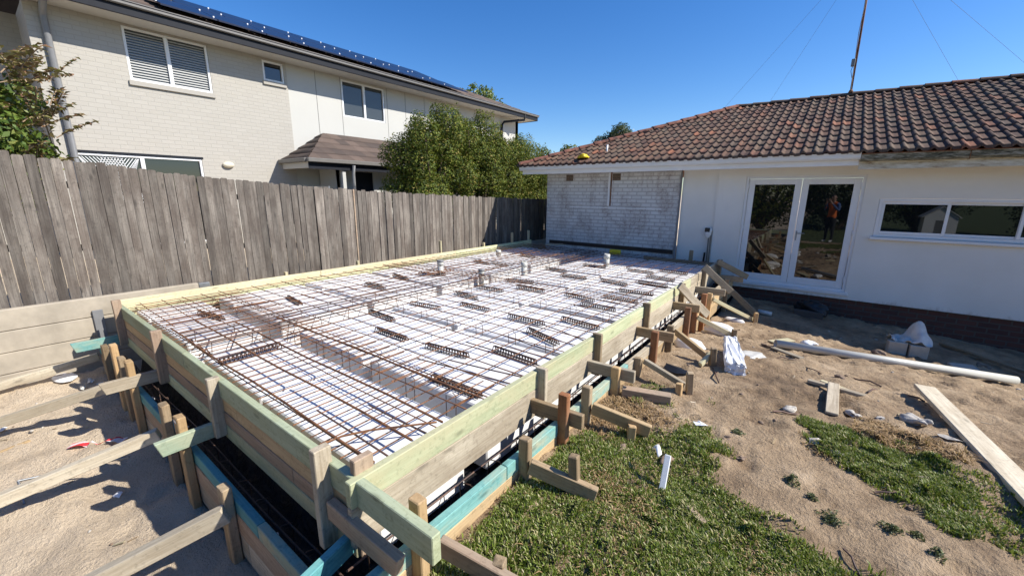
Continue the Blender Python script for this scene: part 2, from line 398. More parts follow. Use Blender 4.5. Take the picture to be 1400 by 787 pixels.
xs = np.concatenate([[-1500, -500, -150, -60, -30, -20, -14, -10.5, -9], np.arange(-8, -2.2, .06), np.arange(-2.2, 3.2, .028), np.arange(3.2, 7, .12), [8, 10, 14, 22, 40, 90, 300, 1500]])
ys = np.concatenate([[-1500, -400, -120, -50, -25, -14, -9], np.arange(-7, -1, .14), np.arange(-1, 6.6, .03), np.arange(6.6, 10, .06), [10.5, 12, 16, 25, 45, 100, 400, 1500]])
X, Y = np.meshgrid(xs, ys, indexing='ij'); Zg = ground_z(X, Y)
nx, ny = X.shape; I = np.arange(nx * ny).reshape(nx, ny)
q = np.stack([I[:-1, :-1], I[1:, :-1], I[1:, 1:], I[:-1, 1:]], -1).reshape(-1, 4)
b = NT('sandy_soil'); co = b.coord('Object')
na = b.noise(co, 1.3, 6, .62); nb = b.noise(co, 7, 6, .65); nc = b.noise(co, 45, 5, .7); nd = b.noise(co, .55, 4, .6)
f = b.math('ADD', b.math('MULTIPLY', na, .42), b.math('ADD', b.math('MULTIPLY', nd, .2), b.math('ADD', b.math('MULTIPLY', nb, .22), b.math('MULTIPLY', nc, .16))))
soil = b.ramp(f, [(.36, (.115, .074, .042)), (.45, (.255, .172, .098)), (.53, (.40, .285, .172)), (.63, (.55, .42, .28))])
soil = b.mix(b.math('MULTIPLY', b.ramp(b.math('ADD', b.n('ShaderNodeSeparateXYZ', {0: b.n('ShaderNodeTexCoord').outputs['Object']}).outputs[0], 2.2), [(0.0, (1,) * 3), (.95, (0,) * 3)]), .85), soil, b.ramp(f, [(.34, (.50, .39, .265)), (.48, (.66, .535, .385)), (.66, (.74, .62, .46))]))
sx = b.n('ShaderNodeSeparateXYZ', {0: b.n('ShaderNodeTexCoord').outputs['Object']})
lawn = b.math('MULTIPLY', b.ramp(b.math('SUBTRACT', 0.0, sx.outputs[1]), [(0.0, (0,) * 3), (.6, (1,) * 3)]), b.ramp(b.math('ADD', sx.outputs[0], 1.2), [(0.0, (0,) * 3), (.2, (1,) * 3)]))
soil = b.mix(lawn, soil, b.ramp(nb, [(.35, (.05, .065, .02)), (.65, (.10, .13, .035))]))
speck = b.ramp(b.noise(co, 130, 3, .6), [(.62, (0, 0, 0)), (.70, (1, 1, 1))])
soil = b.mix(b.math('MULTIPLY', speck, .6), soil, (.13, .09, .06))
b.bump(b.math('ADD', b.math('MULTIPLY', nb, 1.4), b.math('MULTIPLY', nc, 1.2)), .9, .032)
soil_m = b.bsdf(Base_Color=soil, Roughness=.95)
g_o = link('ground', mesh_np('ground', np.stack([X, Y, Zg], -1).reshape(-1, 3), quads=q, smooth=True), soil_m)
tag(g_o, kind='structure')

ORD = ['first', 'second', 'third', 'fourth', 'fifth', 'sixth', 'seventh', 'eighth', 'ninth', 'tenth', 'eleventh', 'twelfth', 'thirteenth']
# ------------------------------------------------------------------ formwork
XR = -1.49      # outer face of the upper form on the lawn side
YN = .83        # outer face of the upper form on the near side
T = .045
t = thing('upper_formwork', (XR, 4, -.2), 'long upper timber form on the lawn side, green top board over grey boards', 'formwork')
def split(y0, y1, cuts): return list(zip([y0] + cuts, cuts + [y1]))
for a, c in split(.80, 9.0, [3.25, 6.55]):
    beam('top_board', (XR - T / 2, a + .002, -.065), (XR - T / 2, c - .002, -.065), T, .13, 'pine_green' if c < 8 else 'pine_grey', t)
for a, c in split(.80, 9.0, [4.5]):
    beam('lower_board', (XR - T / 2, a + .002, -.24), (XR - T / 2, c - .002, -.24), T - .006, .212, 'pine_grey', t)
for k, (y, zt, zb, m) in enumerate([(2.31, .03, -.36, 'pine_grey'), (3.23, .035, -.36, 'stake'), (4.50, .05, -.35, 'stake'), (5.97, .03, -.35, 'stake'), (7.28, .06, -.40, 'pine_grey'), (8.5, .05, -.40, 'stake')]):
    beam('stud', (XR + .021, y, zb), (XR + .021, y, zt), .085, .040, m, t)
beam('stud', (XR - .115 + .06, .90, -.45), (XR - .115 + .06, .90, .07), .04, .10, 'pine_pink', t)
t = thing('upper_formwork', (-4, YN, -.2), 'upper timber form across the near end, green top edge over shaded brown boards', 'formwork')
yc = YN + T / 2 + .0
for a, c in split(-6.30, -.99, [-3.9]):
    beam('top_board', (a + .002, yc, -.065), (c - .002, yc, -.065), T, .13, 'pine_olive', t)
for nm, z, h, m, cuts, x1 in [('middle_board', -.185, .10, 'pine_raw', [-2.9], -1.545), ('lower_board', -.29, .10, 'pine_pink', [-2.15, -4.4], -1.545), ('bottom_board', -.40, .112, 'pine_green', [-3.4], -1.545)]:
    cs = sorted(cuts)
    for a, c in split(-6.30, x1, cs):
        beam(nm, (a + .002, yc + .003, z), (c - .002, yc + .003, z), T - .006, h - .004, m, t)
beam('cleat', (-1.69, YN - .022, -.225), (-1.17, YN - .022, -.225), .045, .10, 'pine_pink', t, cut=.03)
for x, zt, zb, m in [(-1.735, .085, -.45, 'pine_grey'), (-3.16, .02, -.42, 'pine_grey'), (-4.50, .07, -.42, 'pine_pink'), (-6.03, .09, -.42, 'pine_pink')]:
    beam('stud', (x, YN - .025, zb), (x, YN - .025, zt), .085 if x > -2 else .075, .048, m, t, roll=PI / 2)
t = thing('upper_formwork', (-6.45, 5, -.1), 'long low yellow timber form lying along the grey paling fence', 'formwork')
XL = -6.42
for a, c, m in [(.86, 3.3, 'pine_yellow'), (3.3, 6.4, 'pine_yellow'), (6.4, 9.35, 'pine_green')]:
    beam('top_board', (XL, a + .002, -.045), (XL, c - .002, -.045), .045, .11, m, t)
for a, c in split(.86, 9.35, [4.6]):
    beam('lower_board', (XL + .012, a + .002, -.17), (XL + .012, c - .002, -.17), .045, .13, 'pine_green', t)
for y, zt in [(2.79, .06), (4.02, .08), (6.0, .26), (7.41, .10), (8.55, .26), (9.3, .27)]:
    beam('peg', (XL - .05, y, -.5), (XL - .05, y, zt), .06, .04, 'pine_yellow', t)
t = thing('end_formwork', (-1.9, 9.0, -.2), 'short dark timber form in the shade across the far end by the house wall', 'formwork')
beam('board', (-3.1, 9.02, -.20), (-1.50, 9.02, -.20), .04, .22, 'stake', t)
beam('post', (-2.12, 9.07, -.5), (-2.12, 9.07, .12), .075, .045, 'stake', t)
# lower (outer) form
XO = -1.25
t = thing('lower_formwork', (XO, 4, -.3), 'lower timber form beside the grass, teal-dipped top board over raw brown boards', 'formwork')
for a, c, m in [(.60, 1.62, 'teal'), (1.62, 3.45, 'teal'), (3.45, 5.4, 'pine_grey'), (5.4, 8.9, 'pine_grey')]:
    beam('top_board', (XO - .0225, a + .002, -.325), (XO - .0225, c - .002, -.325), .045, .09, m, t)
for a, c in split(.60, 8.9, [3.0, 6.1]):
    beam('lower_board', (XO - .0225, a + .002, -.455), (XO - .0225, c - .002, -.455), .040, .165, 'pine_raw', t)
beam('bottom_board', (XO - .0225, 3.4, -.62), (XO - .0225, 8.9, -.62), .042, .16, 'pine_raw', t)
YO = .645
t = thing('lower_formwork', (-4, YO, -.4), 'lower timber form across the near end in shade, blue-green top board over greyish boards', 'formwork')
for a, c, m in [(-6.5, -4.25, 'teal_blue'), (-4.25, -2.2, 'teal_blue'), (-2.2, -1.30, 'teal')]:
    beam('top_board', (a + .002, YO + .0225, -.545), (c - .002, YO + .0225, -.545), .045, .09, m, t)
for a, c in split(-6.5, -1.30, [-3.6]):
    beam('middle_board', (a + .002, YO + .0225, -.665), (c - .002, YO + .0225, -.665), .041, .146, 'pine_pink', t)
for a, c in split(-6.5, -1.30, [-4.6, -2.4]):
    beam('bottom_board', (a + .002, YO + .0225, -.82), (c - .002, YO + .0225, -.82), .041, .156, 'pine_grey', t)

# outriggers: short boards carrying the studs out over the lower form
def outrigger(p0, p1, m, label, w=.042, h=.105, cut=0):
    o = beam('outrigger_board', p0, p1, w, h, m, None, cut=cut)
    tag(o, label, 'timber offcut', 'outrigger boards carrying the upper form')
for k, (y, x1, m) in enumerate([(2.285, -1.09, 'stake'), (3.17, -1.07, 'pine_grey'), (4.36, -1.09, 'stake'), (5.74, -1.15, 'stake'), (6.98, -1.06, 'pine_grey'), (8.3, -1.0, 'stake')]):
    outrigger((XR - .02, y - .065, -.235), (x1, y - .04, -.235), m,
              'short level board over the lower lawn-side form, %s from the near corner' % ORD[k])
for x, x1, y1, m, lab in [(-3.27, -3.27, .47, 'pine_mint', 'mint green short board jutting out of the near form over a stake'),
                     (-4.68, -4.69, .42, 'pine_grey', 'grey slant-ended short board jutting out of the near form'),
                     (-6.20, -6.20, .42, 'teal', 'bright teal short board jutting out at the far left of the near form'),
                     (-1.66, -1.56, .45, 'teal_blue', 'teal short board at the near corner below the overhanging boards')]:
    outrigger((x + .062, YN + .06, -.375), (x1 + .062, y1, -.375), m, lab, cut=.03)

# stakes (pegs driven into the ground)
def stake(x, y, zt, m, label, w=.07, d=.05, lean=(0, 0), group='stakes driven in along the formwork', zb=None):
    zb = gz(x, y) - .12 if zb is None else zb
    bm = bmesh.new(); L = zt - zb
    add_box(bm, (-w / 2, -d / 2, 0), (w / 2, d / 2, L), .005)
    for v in bm.verts:
        if v.co.z > L - .002: v.co.x *= .93; v.co.y *= .93; v.co.z += random.uniform(-.004, .004)
    o = link('stake', bm_mesh('stake', bm), 'stake' if m == 'stakez' else m, None, Matrix.Translation((x, y, zb)) @ Matrix.Rotation(lean[0], 4, 'X') @ Matrix.Rotation(lean[1], 4, 'Y') @ Matrix.Rotation(0, 4, 'Z'))
    return tag(o, label, 'stake', group)
# boards' grain runs along z for stakes
for base in ('stake', 'hardwood', 'pine_raw', 'pine_pink'): pass
M['stake_z'] = wood('brown_pine_stake_upright', (.17, .115, .06), (.38, .27, .155), axis=2, stain=(.33, .28, .2), stain_amt=.5, vary=.3)
M['hard_z'] = wood('rusty_hardwood_upright', (.15, .055, .022), (.36, .15, .06), axis=2, stain=(.30, .22, .14), stain_amt=.35, vary=.3)
M['raw_z'] = wood('orange_pine_upright', (.36, .22, .10), (.60, .41, .21), axis=2, stain=(.35, .24, .12), stain_amt=.5)
SX = XO + .032
side = [(.95, -.02, 'raw_z', 'orange'), (1.755, -.15, 'stake_z', 'brown'), (2.205, -.05, 'hard_z', 'rust-stained'), (2.545, -.13, 'stake_z', 'brown'),
        (3.085, -.17, 'raw_z', 'pale'), (3.62, -.26, 'stake_z', 'brown'), (3.09 + .98, -.12, 'hard_z', 'rust-stained'), (4.63, -.2, 'stake_z', 'dark brown'),
        (5.36, -.15, 'hard_z', 'rust-stained'), (5.74, -.28, 'hard_z', 'dark red'), (6.25, -.14, 'hard_z', 'rust-stained'), (6.62, -.2, 'raw_z', 'pale'), (8.0, -.2, 'stake_z', 'shaded')]
for k, (y, zt, m, c) in enumerate(side):
    stake(SX, y, zt, m, '%s stake against the lower lawn-side form, %s from the near corner' % (c, ORD[k]))
near = [(-2.55, -.41, 'stake_z', 'dark brown', (0, 0)), (-3.27, -.22, 'raw_z', 'orange, paper-tagged', (0, 0)), (-3.67, -.26, 'stake_z', 'brown slant-topped', (0, .02)),
        (-4.68, -.19, 'raw_z', 'orange', (0, .03)), (-4.98, -.24, 'stake_z', 'short shaded', (0, 0)), (-5.28, -.18, 'raw_z', 'bright orange', (0, .02)), (-5.82, -.32, 'stake_z', 'dark shaded', (0, 0))]
for k, (x, zt, m, c, ln) in enumerate(near):
    o = stake(x, YO - .027, zt, m, '%s stake at the lower near form, %s from the near corner' % (c, ORD[k]), w=.092, d=.05, lean=ln)
    if k == 1:
        bm = bmesh.new(); bmesh.ops.create_grid(bm, x_segments=1, y_segments=1, size=.5, matrix=Matrix.Translation((0, -.0262, zt - o.location.z - .03)) @ Matrix.Rotation(PI / 2, 4, 'X') @ Matrix.Diagonal((.05, .022, 1, 1)))
        link('price_tag', bm_mesh('price_tag', bm), 'white_plastic', o, o.matrix_basis.copy())
pegs = [(-.91, 1.83, -.19, 'round-topped dark peg standing in the grass beside the nearest brace board', 'stake_z'),
        (-.875, 2.56, -.33, 'broken peg split off short beside the second brace board', 'raw_z'),
        (-.72, 3.56, -.24, 'dark peg on dry soil at the end of the third brace', 'stake_z'),
        (-.70, 4.40, -.27, 'dark peg leaning against the white wrapped packet', 'stake_z'),
        (-.74, 5.95, -.50, 'low peg in sand at the foot of the fifth brace', 'stake_z'),
        (-.66, 7.46, -.60, 'pale peg in sand at the edge of the house shadow', 'raw_z'),
        (-.93, 1.15, -.31, 'weathered peg at the bottom edge of the photo beside the corner brace', 'stake_z')]
for x, y, zt, lab, m in pegs:
    o = stake(x, y, zt, m, lab, w=.055, d=.055, lean=(random.uniform(-.06, .06), random.uniform(-.08, .08)), group='pegs holding the braces in the ground')
    o.rotation_euler = (o.rotation_euler[0], o.rotation_euler[1], random.uniform(.1, .5))
tag(stake(-.79, 3.46, -.33, 'raw_z', 'short block beside the dark peg on dry soil', w=.05, d=.05), None, 'stake')
# braces on the lawn side
def brace(p0, p1, m, label, w=.042, h=.075, cut=0, grp='brace boards from the form down to the ground', roll=0):
    return tag(beam('brace_board', p0, p1, w, h, m, None, cut=cut, roll=roll), label, 'brace', grp)
gd = lambda x, y, d=.03: (x, y, gz(x, y) + d)
brace((-1.18, 1.03, -.30), gd(-.74, 1.16, .045), 'pine_pink', 'pinkish brace board at the near corner reaching the bottom edge of the photo', h=.09)
brace((-1.17, 1.735, -.305), gd(-.80, 1.86, .04), 'stake', 'brown brace board on edge in green grass behind the dark round-topped peg', h=.09)
brace((-1.17, 2.545, -.29), gd(-.76, 2.63, .04), 'pine_raw', 'brown brace board on edge with a broken peg beside it', h=.09)
brace((-1.16, 3.10, -.375), gd(-.79, 3.22, .035), 'pine_pink', 'thick block-like brace board lying on dry soil', h=.075, w=.085)
brace((-1.17, 3.65, -.29), gd(-.77, 3.56, .05), 'pine_grey', 'thin grey brace sloping to the dark peg on dry soil', h=.05)
brace((-1.17, 4.64, -.26), gd(-.72, 4.42, .05), 'pine_raw', 'sloping brace ending at the peg by the white wrapped packet', h=.07)
brace(gd(-.80, 4.28, .03), (-.71, 4.5, -.33), 'pine_yellow', 'short yellow prop wedged under the brace by the white packet', h=.05, w=.04)
brace((-1.17, 5.72, -.36), gd(-.72, 6.0, .03), 'pine_yellow', 'yellow sloping brace in front of the white foam lump', h=.06)
brace((-1.17, 6.62, -.29), gd(-.70, 7.5, .05), 'pine_yellow', 'long yellow brace ending at the pale peg by the house shadow', h=.055)
brace((-1.43, 5.66, .06), (-1.13, 6.15, -.42), 'pine_grey', 'wide grey plank leaning steeply from the upper form, nearer of two', h=.105, w=.04)
brace((-1.43, 7.05, .13), (-1.03, 7.25, -.27), 'pine_grey', 'wide grey plank leaning steeply from the upper form, farther of two in sun', h=.10, w=.04)
brace((-1.45, 8.25, .05), (-1.00, 8.75, -.26), 'stake', 'plank leaning in the house shadow beside the glass door', h=.10, w=.04)
brace((-1.35, 8.05, -.25), gd(-.72, 8.15, .04), 'stake', 'low brace lying in the house shadow below the glass door', h=.10)
# long braces in the pit on the near side
brace((-3.77, .58, -.53), (-4.30, -.62, -.885), 'pine_pale', 'long pale plank sloping across the sandy pit, third from the near corner', h=.085, w=.065)
brace((-2.50, .60, -.55), (-2.98, -.12, -.89), 'pine_pale', 'long plank sloping down from the dark stake at the bottom of the photo', h=.10, w=.065)
brace((-5.05, .50, -.52), (-5.75, -.70, -.86), 'pine_pale', 'long plank in the pit behind the grey short board', h=.085, w=.06)
brace((-6.42, .62, -.60), (-6.60, -.9, -.83), 'pine_pale', 'grey plank along the foot of the concrete sleepers', h=.085, w=.06)
tag(beam('timber_offcut', (-5.22, -.02, -.865), (-5.12, -.35, -.865), .03, .02, 'pine_raw'), 'thin strip of raw pine on the sand at the left edge', 'timber offcut')
o = tubes('old_stake_wire', [[(-4.22, -.12, -.91), (-4.36, -.12, -.79)], [(-4.36, -.12, -.79), (-4.0, .42, -.74)]], .008, 'galv'); tag(o, 'thin grey bent wire pegged in the sand beside the long pale plank', 'wire')

# membrane under and around the slab
mx = np.concatenate([np.arange(-6.40, -1.2999, .06), [-1.30]]); my = np.concatenate([np.arange(.695, 9.4, .06)])
MX, MY = np.meshgrid(mx, my, indexing='ij')
e = np.minimum(np.minimum(-1.28 - MX, MY - .68), 0.9)
mz = -.93 + .30 * sstep(.27, .33, e)
mz = mz + (hash_noise(MX, MY, 5) - .5) * .03 + (hash_noise(MX + 4, MY, 14) - .5) * .025
lip = np.maximum(sstep(.07, .0, -1.30 - MX), sstep(.07, .0, MY - .695)); mz = mz * (1 - lip) + np.where(MY < .8, -.53, -.40) * lip
I = np.arange(MX.size).reshape(MX.shape); q = np.stack([I[:-1, :-1], I[1:, :-1], I[1:, 1:], I[:-1, 1:]], -1).reshape(-1, 4)
tag(link('plastic_membrane', mesh_np('plastic_membrane', np.stack([MX, MY, mz], -1).reshape(-1, 3), quads=q, smooth=True), 'film'), 'crumpled black plastic film lining the trench between upper and lower forms', 'plastic sheet')

# ------------------------------------------------------------------ polystyrene pods
rows = [(1.00, 1.64), (1.83, 2.905), (2.985, 4.105), (4.185, 5.305), (5.385, 6.505), (6.585, 7.705), (7.785, 8.85)]
cols = [(-2.90, -1.60, 'lawn-side column'), (-4.09, -2.975, 'column right of the wide gap'), (-5.74, -4.52, 'column left of the wide gap'), (-6.34, -5.82, 'narrow column by the fence')]
for i, (y0, y1) in enumerate(rows):
    for x0, x1, cl in cols:
        j = lambda: random.uniform(-.012, .012)
        o = box('foam_block', (x0 + j(), y0 + j(), -.60), (x1 + j(), y1 + j(), -.135 + j() * .5), 'eps', None, .01)
        tag(o, 'white foam block, %s row from the near end, %s' % (ORD[i], cl), 'foam block', 'white foam blocks under the reinforcing mesh')
# ------------------------------------------------------------------ reinforcement
def wob(p0, p1, n=10, a=.006):
    p0, p1 = Vector(p0), Vector(p1); L = (p1 - p0).length; n = max(2, int(L / .45)); s = random.random() * 6
    return [p0.lerp(p1, i / n) + Vector((math.sin(i * .9 + s), math.cos(i * 1.3 + s), .6 * math.sin(i * 1.7 + s))) * a * (0 if i in (0, n) else 1) for i in range(n + 1)]
def mesh_sheet(x0, x1, y0, y1, sx, sy, z, r, label, mat='rebar', skew=0.0):
    P = []
    x = x0 + .05
    while x < x1: P.append(wob((x, y0, z), (x + skew * (y1 - y0), y1, z))); x += sx
    y = y0 + .05
    while y < y1: P.append(wob((x0, y, z + 2 * r), (x1, y - skew * (x1 - x0), z + 2 * r))); y += sy
    o = tubes('steel_mesh', P, r, mat, None, 5)
    return tag(o, label, 'reinforcing mesh', 'sheets of welded steel mesh')
mesh_sheet(-5.35, -1.60, 1.62, 5.05, .2, .2, -.062, .0045, 'sheet of rusty steel mesh over the nearer middle blocks', skew=.004)
mesh_sheet(-5.42, -1.60, 4.65, 8.9, .2, .2, -.051, .0045, 'sheet of rusty steel mesh over the far blocks towards the brick wall', skew=-.003)
mesh_sheet(-6.34, -4.95, 1.0, 4.9, .2, .2, -.055, .0045, 'very rusty narrow sheet of mesh beside the fence-side form, nearer of two', skew=.012)
mesh_sheet(-6.34, -5.0, 4.4, 8.9, .2, .2, -.042, .0045, 'very rusty narrow sheet of mesh beside the fence-side form, farther of two', skew=-.008)
mesh_sheet(-6.25, -1.60, .93, 2.05, .1, .42, -.075, .0042, 'closely barred strip of steel mesh along the near form', skew=-.004)
def bar(pts, r, m, label, grp):
    tag(tubes('steel_bar', [pts], r, m, None, 7), label, 'steel bar', grp)
LG = 'loose steel bars laid on the mesh'
for k, (x0, x1, y, dy, m) in enumerate([(-4.9, -1.60, .995, .0, 'rebar'), (-5.0, -1.60, 1.22, .01, 'rebar'), (-4.7, -1.60, 1.455, .0, 'rebar'), (-4.5, -1.62, 1.79, .02, 'rebar')]):
    bar(wob((x0, y, -.045), (x1, y + dy, -.045)), .0075, m, 'thick rusty bar running across the near end, %s from the near form' % ORD[k], LG)
for k, (x0, x1, y0, y1) in enumerate([(-2.35, -1.62, 1.10, 1.09), (-2.15, -1.62, 1.335, 1.35), (-2.5, -1.62, 2.02, 2.13), (-2.28, -1.62, 2.16, 2.27), (-2.45, -1.60, 2.55, 2.52), (-2.3, -1.60, 2.90, 2.83), (-2.2, -1.60, 3.42, 3.25),
                         (-2.35, -1.60, 4.02, 3.98), (-2.3, -1.60, 4.30, 4.18), (-2.2, -1.60, 4.72, 4.62), (-2.35, -1.60, 5.22, 5.12), (-2.2, -1.60, 6.1, 6.0)]):
    bar(wob((x0, y0, -.072), (x1, y1, -.072)), .0055, 'rebar_dark', 'short dark starter bar poking in from the lawn-side form, %s from the near corner' % ORD[k], 'short starter bars along the lawn-side form')
bar([(-1.95, .93, -.05), (-1.93, 1.02, -.045), (-1.86, 1.14, -.042), (-1.75, 1.27, -.04), (-1.62, 1.43, -.04)], .006, 'rebar', 'bent rusty bar curving across the near corner of the mesh', LG)
for k, (x, y0, y1, z) in enumerate([(-4.62, .98, 8.8, -.036), (-4.50, 1.0, 8.8, -.038), (-4.24, 1.02, 8.8, -.036), (-4.14, .97, 8.8, -.04)]):
    bar(wob((x, y0, z), (x + .02, y1, z)), .008, 'rebar_dark', 'long dark bar over the wide gap between foam blocks, %s from the fence' % ORD[k], 'long bars along the wide gap')
for k, (x, z) in enumerate([(-4.58, -.37), (-4.38, -.37), (-4.18, -.37)]):
    bar([(x, 1.0, z + .22), (x, 1.06, z + .27), (x, 1.16, z + .05)] + wob((x, 1.3, z), (x, 8.8, z)), .007, 'rebar_dark', 'hooked bar low in the wide gap between foam blocks, %s from the fence' % ORD[k], 'bars low in the wide gap')
for k in range(24):
    y = 1.1 + k * .33; d_ = random.uniform(-.03, .03)
    o = tubes('wire_stirrup', [[(-4.6, y, -.04), (-4.58, y + d_, -.2), (-4.56, y + d_, -.38), (-4.2, y + d_, -.38), (-4.17, y + d_, -.2), (-4.15, y, -.04)]], .0035, 'rebar_dark', None, 5)
    tag(o, 'thin upright wire stirrup in the wide gap between the foam block columns', 'stirrup', 'wire stirrups in the wide gap')
P = [(-.03, -.015, .33), (-.027, -.02, .08), (0, -.02, .05), (.03, .01, .08), (.035, .012, .33), (0, .014, .345)]
hm = None
for y in (1.72, 2.945, 4.145, 5.345, 6.545):
    for x in np.arange(-3.9, -1.7, .42):
        if hm is None:
            o = tubes('wire_hook', [P], .0032, 'rebar_dark', None, 5); hm = o.data
        else: o = link('wire_hook', hm)
        o.location = (x, y, -.38); tag(o, 'thin wire hook hanging in a narrow cross gap between foam blocks', 'wire hook', 'wire hooks in the narrow gaps')
# edge-beam cages in the open trench
def cage(name, a, c, nrm, z0, z1, label, wd=.15):
    a, c, nrm = Vector(a), Vector(c), Vector(nrm); ax = (c - a); L = ax.length; ax.normalize()
    t = thing(name, a, label, 'steel cage', 'steel cages in the edge trenches')
    tubes('bars', [wob(a + nrm * o + Vector((0, 0, z)), c + nrm * o + Vector((0, 0, z))) for o in (0, wd) for z in (z0, z1)] + [wob(a + nrm * .02 + Vector((0, 0, z1 + .03)), c + nrm * .03 + Vector((0, 0, z1 + .03)))], .006, 'rebar_dark', t)
    n = int(L / .28)
    for k in range(n):
        p = a + ax * (L * (k + .5) / n + random.uniform(-.03, .03)); s = ax * random.uniform(-.03, .03)
        tubes('stirrup', [[p + s + Vector((0, 0, z0)), p + Vector((0, 0, z1)), p + nrm * wd * .5 + Vector((0, 0, z1 + .02)), p + nrm * (wd + .01) + Vector((0, 0, z1)), p + nrm * (wd + .01) + s + Vector((0, 0, z0)), p + s + Vector((0, 0, z0))]], .004, 'rebar_dark', t, 5)
cage('trench_cage', (-1.345, .75, 0), (-1.345, 8.7, 0), (-1, 0, 0), -.80, -.42, 'steel bar cage in the black-lined trench on the lawn side')
cage('trench_cage', (-6.2, .715, 0), (-1.45, .715, 0), (0, 1, 0), -.86, -.60, 'steel bar cage in the black-lined trench at the near end', .09)
# bits of foam fallen into the trench
for k in range(16):
    x = random.uniform(-6.0, -1.6); y = random.uniform(.70, .79)
    bm = bmesh.new(); add_box(bm, (-.025, -.012, -.01), (.025, .012, .01), .004)
    for v in bm.verts: v.co += Vector((random.uniform(-.006, .006), random.uniform(-.006, .006), random.uniform(-.004, .004)))
    o = link('foam_scrap', bm_mesh('foam_scrap', bm), 'white_plastic', None, Matrix.Translation((x, y, random.uniform(-.82, -.60))) @ Matrix.Rotation(random.random() * 3, 4, 'Z') @ Matrix.Scale(random.uniform(.5, 1.1), 4))
    tag(o, 'tiny white foam crumb dropped in the black trench at the near end', 'foam scrap', 'foam crumbs in the near trench')
# bar chairs
def chair_mesh():
    L, hw, h = .47, .026, .048; P = []
    P += [[(-L / 2, s * .009, h), (L / 2, s * .009, h)] for s in (-1, 1)]
    P += [[(-L / 2, s * hw, .004), (L / 2, s * hw, .004)] for s in (-1, 1)]
    n = 15
    for k in range(n + 1):
        x = -L / 2 + L * k / n
        P.append([(x, -hw, .004), (x, -.009, h), (x, .009, h), (x, hw, .004)])
    V, Q = tube_arrays(P, .0046, 5)
    return mesh_np('bar_chair', V, quads=Q)
CH = [(-2.52, 7.2, -3), (-2.02, 7.52, -4), (-2.04, 6.82, -6), (-1.98, 6.25, -8), (-2.52, 6.01, -8), (-1.99, 5.58, 6), (-2.02, 5.07, -2), (-2.49, 4.81, -9), (-2.09, 4.54, -5),
      (-1.95, 3.8, -7), (-2.48, 3.54, 0), (-2.04, 3.2, -20), (-3.81, 6.38, -6), (-3.24, 6.01, 0), (-3.3, 4.81, 0), (-3.74, 5.15, 12), (-5.18, 7.44, -11), (-3.44, 7.21, 0),
      (-2.51, 2.36, 6), (-1.97, 2.64, -4), (-1.96, 1.92, 1), (-3.25, 2.32, 0), (-3.85, 2.64, -4), (-3.79, 3.23, 7), (-3.27, 3.57, -2), (-5.21, 3.49, 0), (-5.3, 2.35, -8), (-5.35, 1.45, 10),
      (-5.5, 4.18, -10), (-5.23, 4.63, 32), (-3.77, 4.44, 3), (-3.75, 3.92, -9), (-5.4, 6.13, -12), (-5.0, 6.2, -6)]
lines = [(-9, -4.6, 'nearest the fence'), (-4.6, -3.6, 'beside the wide gap'), (-3.6, -2.9, 'in the middle line'), (-2.9, -2.25, 'one line in from the lawn-side form'), (-2.25, 0, 'along the lawn-side form')]
cm = chair_mesh(); cm.materials.append(M['chair_steel'])
for lo, hi, ln in lines:
    for k, (x, y, a) in enumerate(sorted([c for c in CH if lo <= c[0] < hi], key=lambda c: c[1])):
        o = link('bar_chair', cm, None, None, Matrix.Translation((x, y, -.132)) @ Matrix.Rotation(math.radians(a), 4, 'Z') @ Matrix.Rotation(random.uniform(-.04, .04), 4, 'X'))
        tag(o, 'brown ladder-like bar chair %s, %s from the near end' % (ln, ORD[k]), 'bar chair', 'bar chairs propping the mesh')
o = link('bar_chair', cm, None, None, Matrix.Translation((-3.775, 1.27, -.128)) @ Matrix.Rotation(PI / 2, 4, 'Z'))
tag(o, 'ladder-like bar chair lying lengthways alone near the left end of the near form', 'bar chair', 'bar chairs propping the mesh')
# pipes standing up through the slab
def riser(x, y, zt, r, cap, label):
    t = thing('riser_pipe', (x, y, -.13), label, 'pipe', 'plumbing pipes standing up through the mesh')
    cyl('pipe', (x, y, -.40), (x, y, zt), r, 'pvc', t, 24, hollow=.9)
    cyl('collar', (x, y, zt - .09), (x, y, zt - .012), r * 1.10, 'pvc', t, 24)
    if cap: cyl('cap', (x, y, zt - .03), (x, y, zt + .008), r * 1.13, cap, t, 24)
riser(-5.19, 4.80, .12, .05, 'grey_metal', 'tall grey-white pipe with grey cap nearest the fence-side form')
riser(-4.06, 5.72, .10, .05, None, 'white-topped pipe right of the long dark bars, farther of two')
riser(-4.42, 5.00, .02, .045, 'grey_metal', 'short grey-capped pipe right of the long dark bars, nearer of two')
riser(-3.28, 7.42, .12, .055, None, 'thick pale pipe standing near the brick wall')
riser(-5.84, 7.20, .0, .055, None, 'low white pipe stub far back by the fence-side form')
tag(box('yellow_block', (-4.0, 9.16, -.15), (-3.73, 9.25, -.03), 'yellow', None, .02), 'yellow block on the slab edge at the foot of the brick wall', 'block')
tag(beam('timber_offcut', (-5.7, 8.95, -.03), (-5.3, 9.2, -.02), .09, .035, 'pine_grey'), 'grey timber offcut in the shaded far left corner of the slab', 'timber offcut')

